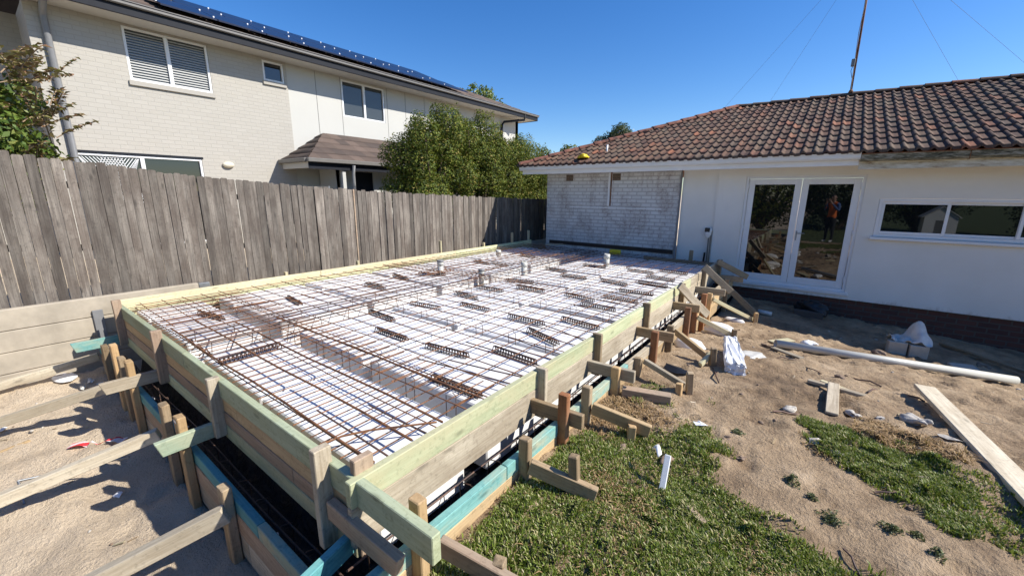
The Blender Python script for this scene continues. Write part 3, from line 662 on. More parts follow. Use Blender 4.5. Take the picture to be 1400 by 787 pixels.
# ------------------------------------------------------------------ sleepers and fence
t = thing('retaining_wall', (-6.62, 0, -.76), 'low retaining wall of four pale concrete sleepers below the paling fence', 'retaining wall')
for k in range(4):
    z1 = .03 - k * .232
    o = box('sleeper', (-6.78, -4.2, z1 - .228), (-6.70 + .004 * (k % 2), 1.74 if k == 0 else 2.6, z1), 'sleeper', t, .008)
box('end_cap', (-6.785, 1.74, -.09), (-6.695, 1.87, .025), 'galv', t, .006)
for y, h in ((.72, .33), (-1.9, .33)):
    box('steel_post', (-6.698, y - .045, -.90), (-6.67, y + .045, -.12), 'grey_metal', t, .003)
FX = -6.93
def ftop(y): return float(np.interp(y, [-4, .3, 1.6, 3.2, 4.7, 6.5, 8.7, 10.6, 12.5], [1.98, 1.645, 1.50, 1.365, 1.285, 1.212, 1.15, 1.105, 1.06]))
t = thing('paling_fence', (FX, 4, -.1), 'long weathered grey paling fence between the slab and the neighbouring house', 'fence')
V, Q = [], []
y = -4.0; k = 0
while y < 12.6:
    w = random.uniform(.074, .096); gap = random.choice((.002, .003, .004, .006, .009)) if y > 1.0 else random.choice((.003, .005, .007))
    zt = ftop(y) + random.uniform(-.018, .014); zb = -.2; x = FX + random.choice((-.009, -.004, .004, .009)) + random.uniform(-.003, .003); th = .016; ln = random.uniform(-.004, .004)
    ear = .012
    out = [(y, zb), (y + w, zb), (y + w + ln, zt - ear), (y + w - .014 + ln, zt), (y + .014 + ln, zt + random.uniform(-.006, .006)), (y + ln, zt - ear)]
    b0 = len(V)
    for xx in (x + th / 2, x - th / 2):
        for yy, zz in out: V.append((xx, yy, zz))
    Q.append([b0 + i for i in range(6)]); Q.append([b0 + 11 - i for i in range(6)])
    for i in range(6): Q.append([b0 + (i + 1) % 6, b0 + i, b0 + 6 + i, b0 + 6 + (i + 1) % 6])
    y += w + gap
link('palings', mesh_np('palings', V, faces=Q), 'fence', t)
for yy in (.72, 4.33):
    box('pale_batten', (FX + .009, yy - .013, -.1), (FX + .014, yy + .013, ftop(yy) + .005), 'pine_pink', t, .002) if yy > 2 else None
for yy in (-1.6, 1.0, 3.6, 6.33, 8.9, 11.5):
    box('fence_post', (FX - .14, yy - .05, -.3), (FX - .05, yy + .05, ftop(yy) - .04), 'fence', t, .004)
for dz in (.28, 1.0):
    beam('fence_rail', (FX - .032, -4, ftop(-4) - dz), (FX - .032, 4.3, ftop(4.3) - dz), .04, .075, 'fence', t, warp=False)
    beam('fence_rail', (FX - .032, 4.3, ftop(4.3) - dz), (FX - .032, 12.5, ftop(12.5) - dz), .04, .075, 'fence', t, warp=False)

# ------------------------------------------------------------------ the bungalow on the right
WY = 9.5
hs = thing('bungalow', (0, WY, -.9), 'white single-storey house with dark terracotta tiled roof and glass double door', 'house')
ZW = 1.78
wall('brick_wall', (-6.02, WY, -1.0), (1, 0, 0), (0, -1, 0), 3.42, ZW + 1.0, [], 'brick_white', hs)
wall('side_wall', (-6.019, WY + .121, -1.0), (0, 1, 0), (-1, 0, 0), 7.0, ZW + 1.0, [], 'brick_white', hs)
wall('rendered_wall', (-2.55, WY + .03, -.6), (1, 0, 0), (0, -1, 0), .72, ZW + .6, [], 'render', hs, .1)
tubes('corner_bead', [[(-2.575, WY - .012, -.6), (-2.575, WY - .012, 1.72)]], .022, 'grey_metal', hs, 8)
wall('rendered_wall', (-1.83, WY - .02, -.6), (1, 0, 0), (0, -1, 0), 9.0, ZW + .6, [(.50, .10, 2.33, 2.215), (2.55, 1.17, 5.0, 1.82)], 'render', hs, .16)
wall('plinth', (-2.6, WY + .02, -1.3), (1, 0, 0), (0, -1, 0), 9.8, .705, [], 'brick_red', hs, .14)
for x in (-5.34, -4.07):
    f = box('wall_vent', (x - .10, WY - .012, 1.58), (x + .10, WY + .01, 1.735), 'stone', hs, .004)
    bm = bmesh.new()
    for i in range(6):
        for j in range(4): add_box(bm, (x - .085 + i * .03, WY - .0135, 1.592 + j * .035), (x - .085 + i * .03 + .018, WY - .011, 1.592 + j * .035 + .022))
    link('vent_holes', bm_mesh('vent_holes', bm), 'black', f, Matrix())
bm = bmesh.new(); add_box(bm, (-4.27, WY - .02, .98), (-4.22, WY + .01, 1.77), .004)
link('old_pipe_strip', bm_mesh('old_pipe_strip', bm), 'white_paint', hs); box('rust_stain_strip', (-4.215, WY - .008, .98), (-4.185, WY + .01, 1.77), 'rebar', hs, .001)
box('damp_course', (-5.9, WY - .02, -.055), (-2.62, WY + .01, .035), 'black', hs, .004)
box('window_ledge_trace', (-5.3, WY - .009, .925), (-2.95, WY + .01, .945), 'white_paint', hs, .002)
# french door
DX0, DX1, DZ0, DZ1 = -1.33, .50, -.50, 1.615; DY = WY + .05
d = thing('french_door', (0, DY, DZ0), None, None); d.parent = hs; d.location = Vector((0, DY, DZ0)) - hs.location
for k in ('label', 'category'):
    if k in d: del d[k]
def rect_frame(name, x0, x1, z0, z1, y0, y1, w, mat, parent, wb=None):
    wb = w if wb is None else wb
    bm = bmesh.new()
    add_box(bm, (x0, y0, z0), (x0 + w, y1, z1), .004); add_box(bm, (x1 - w, y0, z0), (x1, y1, z1), .004)
    add_box(bm, (x0 + w, y0 + .001, z1 - w), (x1 - w, y1 - .001, z1), .004); add_box(bm, (x0 + w, y0 + .001, z0), (x1 - w, y1 - .001, z0 + wb), .004)
    return link(name, bm_mesh(name, bm), mat, parent)
rect_frame('door_frame', DX0, DX1, DZ0 + .03, DZ1, DY - .05, DY + .06, .045, 'white_paint', d, .05)
for nm, x0, x1 in (('door_leaf', DX0 + .05, -.412), ('door_leaf', -.406, DX1 - .05)):
    lf = rect_frame(nm, x0, x1, DZ0 + .085, DZ1 - .05, DY - .02, DY + .025, .105, 'white_paint', d, .125)
    box('pane', (x0 + .100, DY - .004, DZ0 + .205), (x1 - .100, DY + .008, DZ1 - .150), 'glass', lf, 0)
h = box('handle', (-.385, DY - .03, .42), (-.365, DY - .015, .60), 'galv', d, .003)
tubes('lever', [[(-.375, DY - .03, .555), (-.375, DY - .065, .555), (-.25, DY - .065, .56)]], .008, 'galv', d, 8)
for x in (DX0 + .048, DX1 - .048):
    for z in (-.30, .55, 1.38): cyl('hinge', (x, DY - .035, z), (x, DY - .035, z + .11), .011, 'white_paint', d, 10)
box('door_sill', (DX0 - .05, WY - .055, DZ0 - .03), (DX1 + .05, WY + .06, DZ0 + .032), 'white_paint', hs, .006)
# strip window
WX0, WX1, WZ0, WZ1 = .72, 3.17, .57, 1.22
wdw = rect_frame('window', WX0 + .003, WX1 - .003, WZ0 + .003, WZ1 - .003, WY - .01, WY + .07, .05, 'white_paint', hs)
for x0, x1, dy in ((WX0 + .05, 1.60, 0), (1.56, 2.40, .03), (2.36, WX1 - .05, 0)):
    s_ = rect_frame('sash', x0, x1, WZ0 + .055, WZ1 - .055, WY + .01 + dy, WY + .034 + dy, .042, 'white_paint', wdw)
    box('pane', (x0 + .038, WY + .018 + dy, WZ0 + .09), (x1 - .038, WY + .026 + dy, WZ1 - .09), 'glass', s_, 0)
box('window_sill', (WX0 - .04, WY - .09, WZ0 - .05), (WX1 + .04, WY - .022, WZ0 - .002), 'white_paint', hs, .008)
wall('rendered_wall', (7.17, WY, -.6), (1, 0, 0), (0, -1, 0), .3, ZW + .6, [], 'render', hs)
# eaves
EY = 8.93
box('soffit', (-6.4, EY + .07, ZW), (7.4, WY + .4, ZW + .02), 'white_paint', hs, 0)
box('fascia', (-6.46, EY + .045, 1.745), (.33, EY + .068, 1.90), 'white_paint', hs, .002)
box('old_fascia', (.335, EY + .045, 1.68), (7.4, EY + .068, 1.86), 'fascia_old', hs, .002)
def gutter(name, x0, x1, z, mat, r=.055, h=.105):
    pr = [(.045, h), (.04, 0), (-.03, 0), (-.055, .03), (-.06, h - .015), (-.066, h), (-.05, h), (-.045, .035), (-.025, .012), (.03, .012), (.033, h)]
    V = []; n = 24
    for i in range(n + 1):
        x = x0 + (x1 - x0) * i / n; s = (math.sin(i * 1.7) * .004 if mat == 'moss' else 0)
        for (a, c) in pr: V.append((x, EY + a, z + c + s))
    m = len(pr); F = [[i * m + k, i * m + (k + 1) % m, (i + 1) * m + (k + 1) % m, (i + 1) * m + k] for i in range(n) for k in range(m)]
    F += [list(range(m)), [n * m + m - 1 - k for k in range(m)]]
    return link(name, mesh_np(name, V, faces=F), mat, hs)
gutter('gutter', -6.50, .34, 1.835, 'white_paint')
gutter('old_gutter', .345, 7.4, 1.80, 'moss', h=.11)
for i in range(26):
    x = random.uniform(.4, 4.5)
    if i < 5: tubes('bracket', [[(x, EY + .04, 1.79), (x, EY - .06, 1.79), (x, EY - .068, 1.91)]], .006, 'rebar', hs, 5)
# tiled roof
PT = math.tan(math.radians(20.8)); RZ0 = 1.945; RY0 = 8.86; RYr = 13.12
def roof_z(y): return RZ0 + (y - RY0) * PT
NC = 13; sl = (RYr - RY0) / NC; HW = .160
V, F = [], []
npf = 10
prof = [(i / (npf - 1)) for i in range(npf)]
def wave(u):
    v = min(1, max(0, u / .52)); return .040 * math.sin(PI * v) ** 1.3 + (.006 * (u - .52) / .48 if u > .52 else 0)
hipx = lambda y: -6.52 + (y - RY0)
for c in range(NC):
    y0 = RY0 + c * sl - .03; y1 = RY0 + (c + 1) * sl
    i0 = int((-6.6) / HW) - 1
    for i in range(i0, int(7.6 / HW)):
        xa = i * HW
        if xa + HW < hipx(y0) : continue
        b0 = len(V); jy = random.uniform(-.007, .007); jz = random.uniform(-.004, .004); jt = random.uniform(-.003, .003)
        for (yy, dz) in ((y0 + jy, -.016), (y0 + jy, .026), (y0 + .045 + jy, .0275), (y1, .001)):
            for u in prof:
                x = max(xa + u * HW, hipx(yy)); hz = wave(u)
                V.append((x, yy, roof_z(yy) + dz + hz + jz + jt * (u - .5)))
        for r in range(3):
            for k in range(npf - 1):
                F.append((b0 + r * npf + k, b0 + r * npf + k + 1, b0 + (r + 1) * npf + k + 1, b0 + (r + 1) * npf + k))
me = mesh_np('roof_tiles', V, quads=F)
link('roof_tiles', me, 'tile', hs)
RZt = roof_z(RYr)
me = mesh_np('back_roof', [(hipx(RYr), RYr, RZt), (7.6, RYr, RZt), (7.6, RYr + 4.3, RZt - 4.3 * PT), (hipx(RYr) - 4.26, RYr + 4.3, RZt - 4.3 * PT), (-6.52, RY0, RZ0 - .01), (-6.5, RY0 + .1, RZ0 - .02), (7.6, RY0 + .1, RZ0 - .03)],
             faces=[[0, 3, 2, 1], [0, 4, 3], [4, 0, 1, 6]])
link('roof_deck', me, 'ridge', hs)
def caps(name, p0, p1, n, mat):
    p0, p1 = Vector(p0), Vector(p1); M0 = frame_of(p0, p1); L = (p1 - p0).length; V, F = [], []
    for i in range(n):
        xa = L * i / n - .02; xb = L * (i + 1) / n + .02; b0 = len(V); dz = random.uniform(0, .008)
        for x, r, z in ((xa, .098, -.012), (xa, .108, .0), (xb, .095, -.012)):
            for k in range(9):
                an = PI * k / 8; V.append(tuple(M0 @ Vector((x, r * math.cos(an) * 1.0, r * math.sin(an) * .72 + z + dz - .02))))
        for r in range(2):
            for k in range(8): F.append([b0 + r * 9 + k, b0 + r * 9 + k + 1, b0 + (r + 1) * 9 + k + 1, b0 + (r + 1) * 9 + k])
    me = mesh_np(name, V, faces=F); link(name, me, mat, hs)
caps('hip_capping', (-6.5, RY0 + .02, RZ0 + .05), (hipx(RYr), RYr, RZt + .05), 15, 'ridge')
caps('ridge_capping', (hipx(RYr) - .05, RYr, RZt + .03), (7.5, RYr, RZt + .03), 24, 'tile')
cyl('roof_vent_pipe', (-4.43, 9.62, 2.15), (-4.41, 9.62, 2.42), .022, 'white_paint', hs, 12)
ob = thing('outlet', (0, 0, 0), None, None); bpy.data.objects.remove(ob)
bm = bmesh.new(); bmesh.ops.create_uvsphere(bm, u_segments=20, v_segments=12, radius=1)
for v in bm.verts: v.co = Vector((v.co.x * .085 * (1.0 if v.co.z > 0 else .8), v.co.y * .07, v.co.z * (.085 if v.co.z > 0 else .15)))
k_ = link('outlet_cover', bm_mesh('outlet_cover', bm, True), 'white_paint', hs, Matrix.Translation((-1.92, WY - .03, .50)))
box('outlet_socket', (-1.98, WY - .105, .49), (-1.88, WY - .06, .58), 'black', k_, .01)
tubes('conduit', [[(-1.90, WY - .035, .42), (-1.89, WY - .035, -.3)], [(-1.86, WY - .035, .42), (-1.845, WY - .04, -.3)]], .013, 'galv', hs, 8)
tubes('cable_tail', [[(-1.94, WY - .05, .05), (-1.95, WY - .06, -.25)]], .02, 'black', hs, 8)
# antenna mast with its stays
t = thing('antenna_mast', (.09, 13.1, RZt), 'tall thin brown antenna mast with stay wires on the roof ridge', 'mast')
cyl('pole', (.09, 13.1, RZt - .05), (.06, 13.1, 6.85), .022, 'rebar', t, 10)
box('clamp_box', (.0, 13.05, 4.20), (.075, 13.12, 4.36), 'grey_metal', t, .01)
tubes('signal_lead', [[(.05, 13.06, 4.25), (.02, 13.05, 4.1), (.06, 13.06, 3.95)], [(.085, 13.07, RZt + .05), (.04, 13.05, 4.9), (.09, 13.07, 6.2)]], .006, 'rebar_dark', t, 5)
cyl('foot', (.09, 13.1, RZt + .06), (.09, 13.1, RZt + .13), .06, 'rebar', t, 10, r2=.03)
for p in ((-3.08, 13.81, 3.33), (-1.78, 13.66, 3.39), (2.02, 13.42, 3.48), (2.97, 13.2, 3.6)):
    tubes('stay_wire', [[(.06, 13.1, 6.78), p]], .0022, 'grey_metal', t, 5)
# yellow bag on the roof edge
o = lump('yellow_bag', (-4.78, 9.12, roof_z(9.12) + .085), (.24, .14, .075), 'yellow', 5, None, 3, .5); tag(o, 'crumpled yellow plastic on the roof edge above the old brick wall', 'plastic bag')

# ------------------------------------------------------------------ the two-storey neighbour
NX = -12.0
nb = thing('two_storey_house', (NX, 8, -.9), 'two-storey beige brick and pale clad house with solar panels beyond the fence', 'house')
wall('brick_wall', (NX, 1.24, -.9), (0, 1, 0), (1, 0, 0), 4.56, 5.50, [(1.31, 4.42, 2.79, 5.46), (3.97, 4.96, 4.49, 5.45), (-.0 + .22, .95, 2.35, 2.90)], 'brick_beige', nb, .24)
wall('side_brick_wall', (NX - .005, 1.245, -.9), (-1, 0, 0), (0, -1, 0), 1.2, 5.50, [], 'brick_beige', nb, .2)
wall('clad_wall', (NX - .03, 5.80, -.9), (0, 1, 0), (1, 0, 0), 10.5, 5.50, [(1.59, 4.40, 3.10, 5.44), (6.05, 5.0, 6.58, 5.40)], 'cladding', nb, .2)
wall('far_wall', (NX - .03, 16.30, -.9), (-1, 0, 0), (0, 1, 0), 8.0, 5.50, [], 'cladding', nb, .2)
wall('set_back_wall', (NX - 1.2, -6, -.9), (0, 1, 0), (1, 0, 0), 7.3, 5.50, [], 'brick_beige', nb, .2)
for y in (6.60, 7.36, 9.0, 9.75, 10.6, 11.5, 13.3, 14.5): box('panel_joint', (NX - .033, y - .006, 1.5), (NX - .026, y + .006, 4.58), 'gutter_grey', nb, 0)
def nwin(y0, y1, z0, z1, mull, mat='glass', blind=False, x=NX, sill=True):
    def fr(name, a, c, p, w=.045, dx=0):
        bm = bmesh.new()
        add_box(bm, (x - .10 + dx, a, p[0]), (x - .03 + dx, a + w, p[1]), .004); add_box(bm, (x - .10 + dx, c - w, p[0]), (x - .03 + dx, c, p[1]), .004)
        add_box(bm, (x - .099 + dx, a + w, p[1] - w), (x - .031 + dx, c - w, p[1]), .004); add_box(bm, (x - .099 + dx, a + w, p[0]), (x - .031 + dx, c - w, p[0] + w), .004)
        for m_ in mull: add_box(bm, (x - .098 + dx, m_ - .035, p[0] + w), (x - .029 + dx, m_ + .035, p[1] - w), .004)
        return link(name, bm_mesh(name, bm), 'white_paint', nb)
    f = fr('window', y0 + .004, y1 - .004, (z0 + .004, z1 - .004), dx=.02)
    box('pane', (x - .07, y0 + .04, z0 + .04), (x - .062, y1 - .04, z1 - .04), mat, f, 0)
    if blind:
        bm = bmesh.new(); z = z0 + .06
        while z < z1 - .05:
            r = bmesh.ops.create_cube(bm, size=1, matrix=Matrix.Translation((x - .055, (y0 + y1) / 2, z)) @ Matrix.Rotation(math.radians(52), 4, 'Y') @ Matrix.Diagonal((.045, y1 - y0 - .10, .003, 1))); z += .052
        link('blind', bm_mesh('blind', bm), 'blind', f)
    if sill: box('window_sill', (x - .02, y0 - .03, z0 - .10), (x + .045, y1 + .03, z0 - .004), 'brick_beige', f, .004)
    return f
nwin(2.55, 4.03, 3.52, 4.56, [3.27], 'glass_grey', True)
nwin(5.21, 5.73, 4.06, 4.55, [], 'glass')
f = nwin(7.39, 8.90, 3.50, 4.54, [8.16], 'glass_grey', False, NX - .03, False)
nwin(11.85, 12.38, 4.10, 4.50, [], 'glass', False, NX - .03, False)
nwin(1.46, 3.59, .05, 2.0, [2.5], 'glass', False, NX, False)
V = []
bm = bmesh.new()
for i in range(18):
    for s in (-1, 1):
        bmesh.ops.create_cube(bm, size=1, matrix=Matrix.Translation((NX - .045, 1.55 + i * .055, 1.5)) @ Matrix.Rotation(s * .62, 4, 'X') @ Matrix.Diagonal((.006, .012, 1.2, 1)))
for v in bm.verts: v.co.y = min(max(v.co.y, 1.5), 2.47)
link('lattice_screen', bm_mesh('lattice_screen', bm), 'white_paint', nb)
box('window_head', (NX - .02, 1.44, 2.0), (NX + .012, 3.62, 2.045), 'charcoal', nb, .003)
bm = bmesh.new(); bmesh.ops.create_uvsphere(bm, u_segments=18, v_segments=10, radius=1)
for v in bm.verts: v.co = Vector((v.co.x * .07, v.co.y * .13, v.co.z * .075))
link('wall_light', bm_mesh('wall_light', bm, True), 'cream_paint', nb, Matrix.Translation((NX + .03, 4.12, 1.90)))
# eaves, gutter, roof, panels
GX = -11.38; y0n, y1n = .45, 16.95
box('soffit', (NX - .05, y0n + .1, 4.60), (GX - .032, y1n - .05, 4.615), 'cladding', nb, 0)
box('fascia', (GX - .03, y0n, 4.585), (GX + .02, y1n, 4.76), 'charcoal', nb, .003)
box('gutter', (GX + .022, y0n, 4.735), (GX + .085, y1n + .04, 4.81), 'gutter_grey', nb, .02)
box('gutter_lip', (GX + .074, y0n, 4.805), (GX + .096, y1n + .05, 4.83), 'gutter_grey', nb, .008)
box('end_fascia', (NX - 8, y1n, 4.585), (GX - .03, y1n + .03, 4.78), 'charcoal', nb, .003)
box('end_soffit', (NX - 8, 16.32, 4.601), (NX - .06, y1n, 4.614), 'cladding', nb, 0)
PN = math.tan(math.radians(22.6)); RN = 4.6
def nroof(x): return 4.80 + (GX + .02 - x) * PN
V, F = [], []
nc = 15; dx = RN / nc
for c in range(nc):
    xa = GX + .03 - c * dx + .02; xb = GX + .03 - (c + 1) * dx
    ye = y1n - c * dx * 1.0
    y = y0n - 1 + (c % 2) * .16
    while y < ye:
        b0 = len(V); yw = min(y + .318, ye); j = random.uniform(-.003, .003)
        for xx, dz in ((xa, -.004), (xa, .024), (xb, .002)):
            for yy in (y, yw): V.append((xx, yy, nroof(xx) + dz + j))
        F += [(b0, b0 + 1, b0 + 3, b0 + 2), (b0 + 2, b0 + 3, b0 + 5, b0 + 4)]; y += .32
link('roof_tiles', mesh_np('roof_tiles', V, quads=F), 'tile_brown', nb)
xr = GX - RN
link('roof_deck', mesh_np('roof_deck', [(GX, y0n - 1, nroof(GX) - .01), (GX, y1n, nroof(GX) - .01), (xr, y1n - RN, nroof(xr) - .01), (xr, y0n - 1, nroof(xr) - .01), (xr - RN, y1n, nroof(GX)), (xr - RN, y0n - 1, nroof(GX))], faces=[[0, 1, 2, 3], [1, 4, 2], [2, 4, 5, 3]]), 'tile_brown', nb)
for row, (xa, ya, n) in enumerate(((GX - .30, 3.20, 9), (GX - 1.62, 3.85, 8))):
    for i in range(n):
        ya_ = ya + i * 1.04; L = 1.36; ca = math.cos(math.radians(22)); xb = xa - L * ca
        up = .115
        V = []; 
        for dz in (0, .035):
            for xx, yy in ((xa, ya_), (xa, ya_ + 1.02), (xb, ya_ + 1.02), (xb, ya_)): V.append((xx, yy, nroof(xx) + up + dz))
        me = mesh_np('solar_panel', V, faces=[[4, 5, 6, 7], [3, 2, 1, 0], [0, 1, 5, 4], [1, 2, 6, 5], [2, 3, 7, 6], [3, 0, 4, 7]])
        uvl = me.uv_layers.new(name='UVMap'); 
        for l, uvv in zip(range(4), ((0, 0), (1.02, 0), (1.02, 1.06), (0, 1.06))): uvl.data[l].uv = uvv
        p = link('solar_panel', me, 'solar', nb)
        for fx in (.18, .8):
            xx = xa - L * ca * fx
            box('clamp', (xx - .017, ya_ - .03, nroof(xx) + up + .02), (xx + .017, ya_ + .002, nroof(xx) + up + .055), 'white_plastic', p, .006)
# downpipes
tubes('downpipe', [[(NX + .06, 1.47, -.9), (NX + .06, 1.47, 4.35), (NX + .10, 1.47, 4.44), (GX - .02, 1.47, 4.64)]], .052, 'grey_metal', nb, 12)
tubes('downpipe', [[(NX + .04, 15.0, -.9), (NX + .04, 15.0, 4.22), (NX + .08, 15.1, 4.36), (GX - .0, 15.9, 4.50), (GX + .02, 15.9, 4.72)]], .05, 'charcoal', nb, 10)
# porch
PX = -10.55; PY0, PY1 = 5.42, 12.0; pz = 2.10
V, F = [], []
nc = 5; wd = (PX - NX); 
def pr_z(t_): return pz + t_ * .84
for c in range(nc):
    t0, t1 = c / nc, (c + 1) / nc
    xa, xb = PX - wd * t0 + .02, PX - wd * t1
    ya = PY0 + (t0) * 1.25 - .0; y = ya
    while y < PY1:
        yw = y + .318; b0 = len(V); j = random.uniform(-.003, .003)
        for tt, xx, dz in ((t0, xa, -.004), (t0, xa, .026), (t1, xb, .002)):
            for yy in (y, yw): V.append((xx, max(yy, PY0 + tt * 1.25), pr_z(tt) + dz + j))
        F += [(b0, b0 + 1, b0 + 3, b0 + 2), (b0 + 2, b0 + 3, b0 + 5, b0 + 4)]; y += .32
link('porch_tiles', mesh_np('porch_tiles', V, quads=F), 'tile_brown', nb)
V, F = [], []
for c in range(nc):
    t0, t1 = c / nc, (c + 1) / nc; ya, yb = PY0 + t0 * 1.25 - .02, PY0 + t1 * 1.25; xx = NX
    while xx < PX:
        xw = xx + .318; b0 = len(V); j = random.uniform(-.003, .003)
        for tt, yy, dz in ((t0, ya, -.004), (t0, ya, .026), (t1, yb, .002)):
            lim = PX - wd * tt
            for q_ in (xx, xw): V.append((min(q_, lim), yy, pr_z(tt) + dz + j))
        F += [(b0, b0 + 1, b0 + 3, b0 + 2), (b0 + 2, b0 + 3, b0 + 5, b0 + 4)]; xx += .32
link('porch_tiles', mesh_np('porch_tiles', V, quads=F), 'tile_brown', nb)
link('porch_deck', mesh_np('porch_deck', [(PX, PY0, pz - .01), (PX, PY1, pz - .01), (NX, PY1, pz + .83), (NX, PY0 + 1.25, pz + .83), (NX, PY0, pz - .01), (NX, PY1, pz - .01)], faces=[[0, 1, 2, 3], [0, 3, 4], [0, 4, 5, 1]]), 'tile_brown', nb)
box('porch_gutter', (PX - .01, PY0 - .06, pz - .10), (PX + .10, PY1, pz + .005), 'gutter_grey', nb, .015)
box('porch_gutter', (NX + .01, PY0 - .11, pz - .098), (PX - .012, PY0 - .005, pz + .003), 'gutter_grey', nb, .015)
box('porch_fascia', (PX - .04, PY0 + .0, pz - .26), (PX - .015, PY1, pz - .02), 'charcoal', nb, .003)
box('porch_fascia', (NX + .01, PY0 + .0, pz - .24), (PX - .045, PY0 + .025, pz - .02), 'cladding', nb, .003)
box('porch_ceiling', (NX + .01, PY0 + .03, pz - .20), (PX - .05, PY1, pz - .18), 'cladding', nb, 0)
wall('porch_wall', (-11.1, 6.45, -.9), (0, 1, 0), (1, 0, 0), 5.5, 2.8, [(.55, 0, 1.2, 2.75)], 'cladding', nb, .1)
box('porch_door', (-11.19, 7.0, -.9), (-11.15, 7.65, 1.86), 'charcoal', nb, 0)
wall('porch_side_wall', (-11.1, 6.44, -.9), (-1, 0, 0), (0, -1, 0), .88, 2.8, [], 'cladding', nb, .1)
box('porch_post', (PX - .16, 6.35, -.9), (PX - .06, 6.45, pz - .2), 'cladding', nb, .005)
tubes('porch_downpipe', [[(PX + .03, 6.62, -.9), (PX + .03, 6.62, 1.75), (PX + .05, 6.64, 1.98)]], .045, 'grey_metal', nb, 12)
box('side_rail', (-11.6, 5.35, 1.33), (-9.6, 5.39, 1.40), 'galv', nb, .004)
box('side_screen', (-11.6, 5.36, .4), (-9.6, 5.38, 1.32), 'charcoal', nb, .002)
# short fence return in the neighbour's garden
t = thing('garden_gate', (-9.0, 5.3, 0), 'grey timber side gate behind the paling fence under the porch', 'gate')
bm = bmesh.new()
for i in range(14): add_box(bm, (-11.0 + i * .105, 5.22, -.2), (-11.0 + i * .105 + .095, 5.24, 1.30 + random.uniform(-.01, .01)), .003)
link('boards', bm_mesh('boards', bm), 'fence', t)
box('rail', (-11.0, 5.25, 1.0), (-9.5, 5.29, 1.08), 'fence', t)

# ------------------------------------------------------------------ vegetation
def quads_leaves(P, N_, size, aspect=.5, fold=.15):
    """leaf-shaped faces at points P with normals N_"""
    n = len(P); N_ = N_ / np.linalg.norm(N_, axis=1, keepdims=True)
    r = RNG.normal(size=(n, 3)); U = np.cross(N_, r); U /= np.linalg.norm(U, axis=1, keepdims=True); W = np.cross(N_, U)
    s = size * RNG.uniform(.6, 1.25, (n, 1))
    a = P - U * s * .5; c = P + U * s * .5 - N_ * s * fold; l = P + W * s * aspect * .5 + N_ * s * fold * .6; rr = P - W * s * aspect * .5 + N_ * s * fold * .6
    V = np.stack([a, rr, c, l], 1).reshape(-1, 3); Q = np.arange(n * 4).reshape(n, 4)
    return V, Q
def crown_points(clumps, n, shell=.55):
    """points in a set of ellipsoid clumps, denser towards the outside; returns positions and outward normals"""
    vol = np.array([c[3] * c[4] * c[5] for c in clumps]); vol = vol ** .75; cnt = (n * vol / vol.sum()).astype(int)
    P, Nn = [], []
    for (cx, cy, cz, rx, ry, rz), k in zip(clumps, cnt):
        d = RNG.normal(size=(k, 3)); d /= np.linalg.norm(d, axis=1, keepdims=True)
        rad = (shell + (1 - shell) * RNG.random((k, 1)) ** .6)
        bump = 1 + .16 * np.sin(d[:, :1] * 7 + cx * 3) * np.cos(d[:, 1:2] * 6 + cy) + .10 * np.sin(d[:, 2:3] * 13 + cz)
        P.append(np.array([cx, cy, cz]) + d * rad * bump * np.array([rx, ry, rz])); Nn.append(d + RNG.normal(size=(k, 3)) * .55 + np.array([0, 0, .25]))
    return np.concatenate(P), np.concatenate(Nn)
def tree(name, base, clumps, n, size, mat, label, cat='tree', trunk_r=.06, group=None, aspect=.5, limbs=True, mats=None):
    t = thing(name, base, label, cat, group)
    paths = []
    b_ = Vector(base); top = Vector(np.mean([c[:3] for c in clumps], 0))
    V_all, Q_all = [], []
    for c in clumps:
        e = Vector(c[:3]); mid = b_.lerp(e, .5) + Vector((random.uniform(-.1, .1), random.uniform(-.1, .1), .1))
        P = [b_, b_.lerp(mid, .5) + Vector((random.uniform(-.04, .04), random.uniform(-.04, .04), 0)), mid, mid.lerp(e, .6), e + Vector((0, 0, c[5] * .5))]
        nseg = len(P); n6 = 7; base_i = len(V_all)
        for i, p in enumerate(P):
            r = trunk_r * (1 - .8 * i / (nseg - 1))
            tdir = (P[min(i + 1, nseg - 1)] - P[max(0, i - 1)]).normalized(); a = tdir.orthogonal().normalized(); c_ = tdir.cross(a)
            for k in range(n6):
                an = 2 * PI * k / n6; q = p + (a * math.cos(an) + c_ * math.sin(an)) * r; V_all.append(tuple(q))
        for i in range(nseg - 1):
            for k in range(n6): Q_all.append((base_i + i * n6 + k, base_i + i * n6 + (k + 1) % n6, base_i + (i + 1) * n6 + (k + 1) % n6, base_i + (i + 1) * n6 + k))
    link('trunk', mesh_np('trunk', V_all, quads=Q_all, smooth=True), 'bark', t)
    P, Nn = crown_points(clumps, n); V, Q = quads_leaves(P, Nn, size, aspect)
    link('crown', mesh_np('crown', V, quads=Q), mat, t)
    return t
def clumps_in(c, r, n, rs, seed):
    rr = random.Random(seed); out = [(c[0], c[1], c[2], r[0] * .72, r[1] * .72, r[2] * .78)]
    for _ in range(n):
        d = Vector((rr.gauss(0, 1), rr.gauss(0, 1), rr.gauss(0, 1) + .2)).normalized(); k = rr.uniform(.55, .85); s = rs * rr.uniform(.7, 1.25)
        out.append((c[0] + d.x * r[0] * k, c[1] + d.y * r[1] * k, c[2] + d.z * r[2] * k, s, s, s * rr.uniform(.8, 1.2)))
    return out
HG = 'bushy shrubs forming the hedge behind the fence'
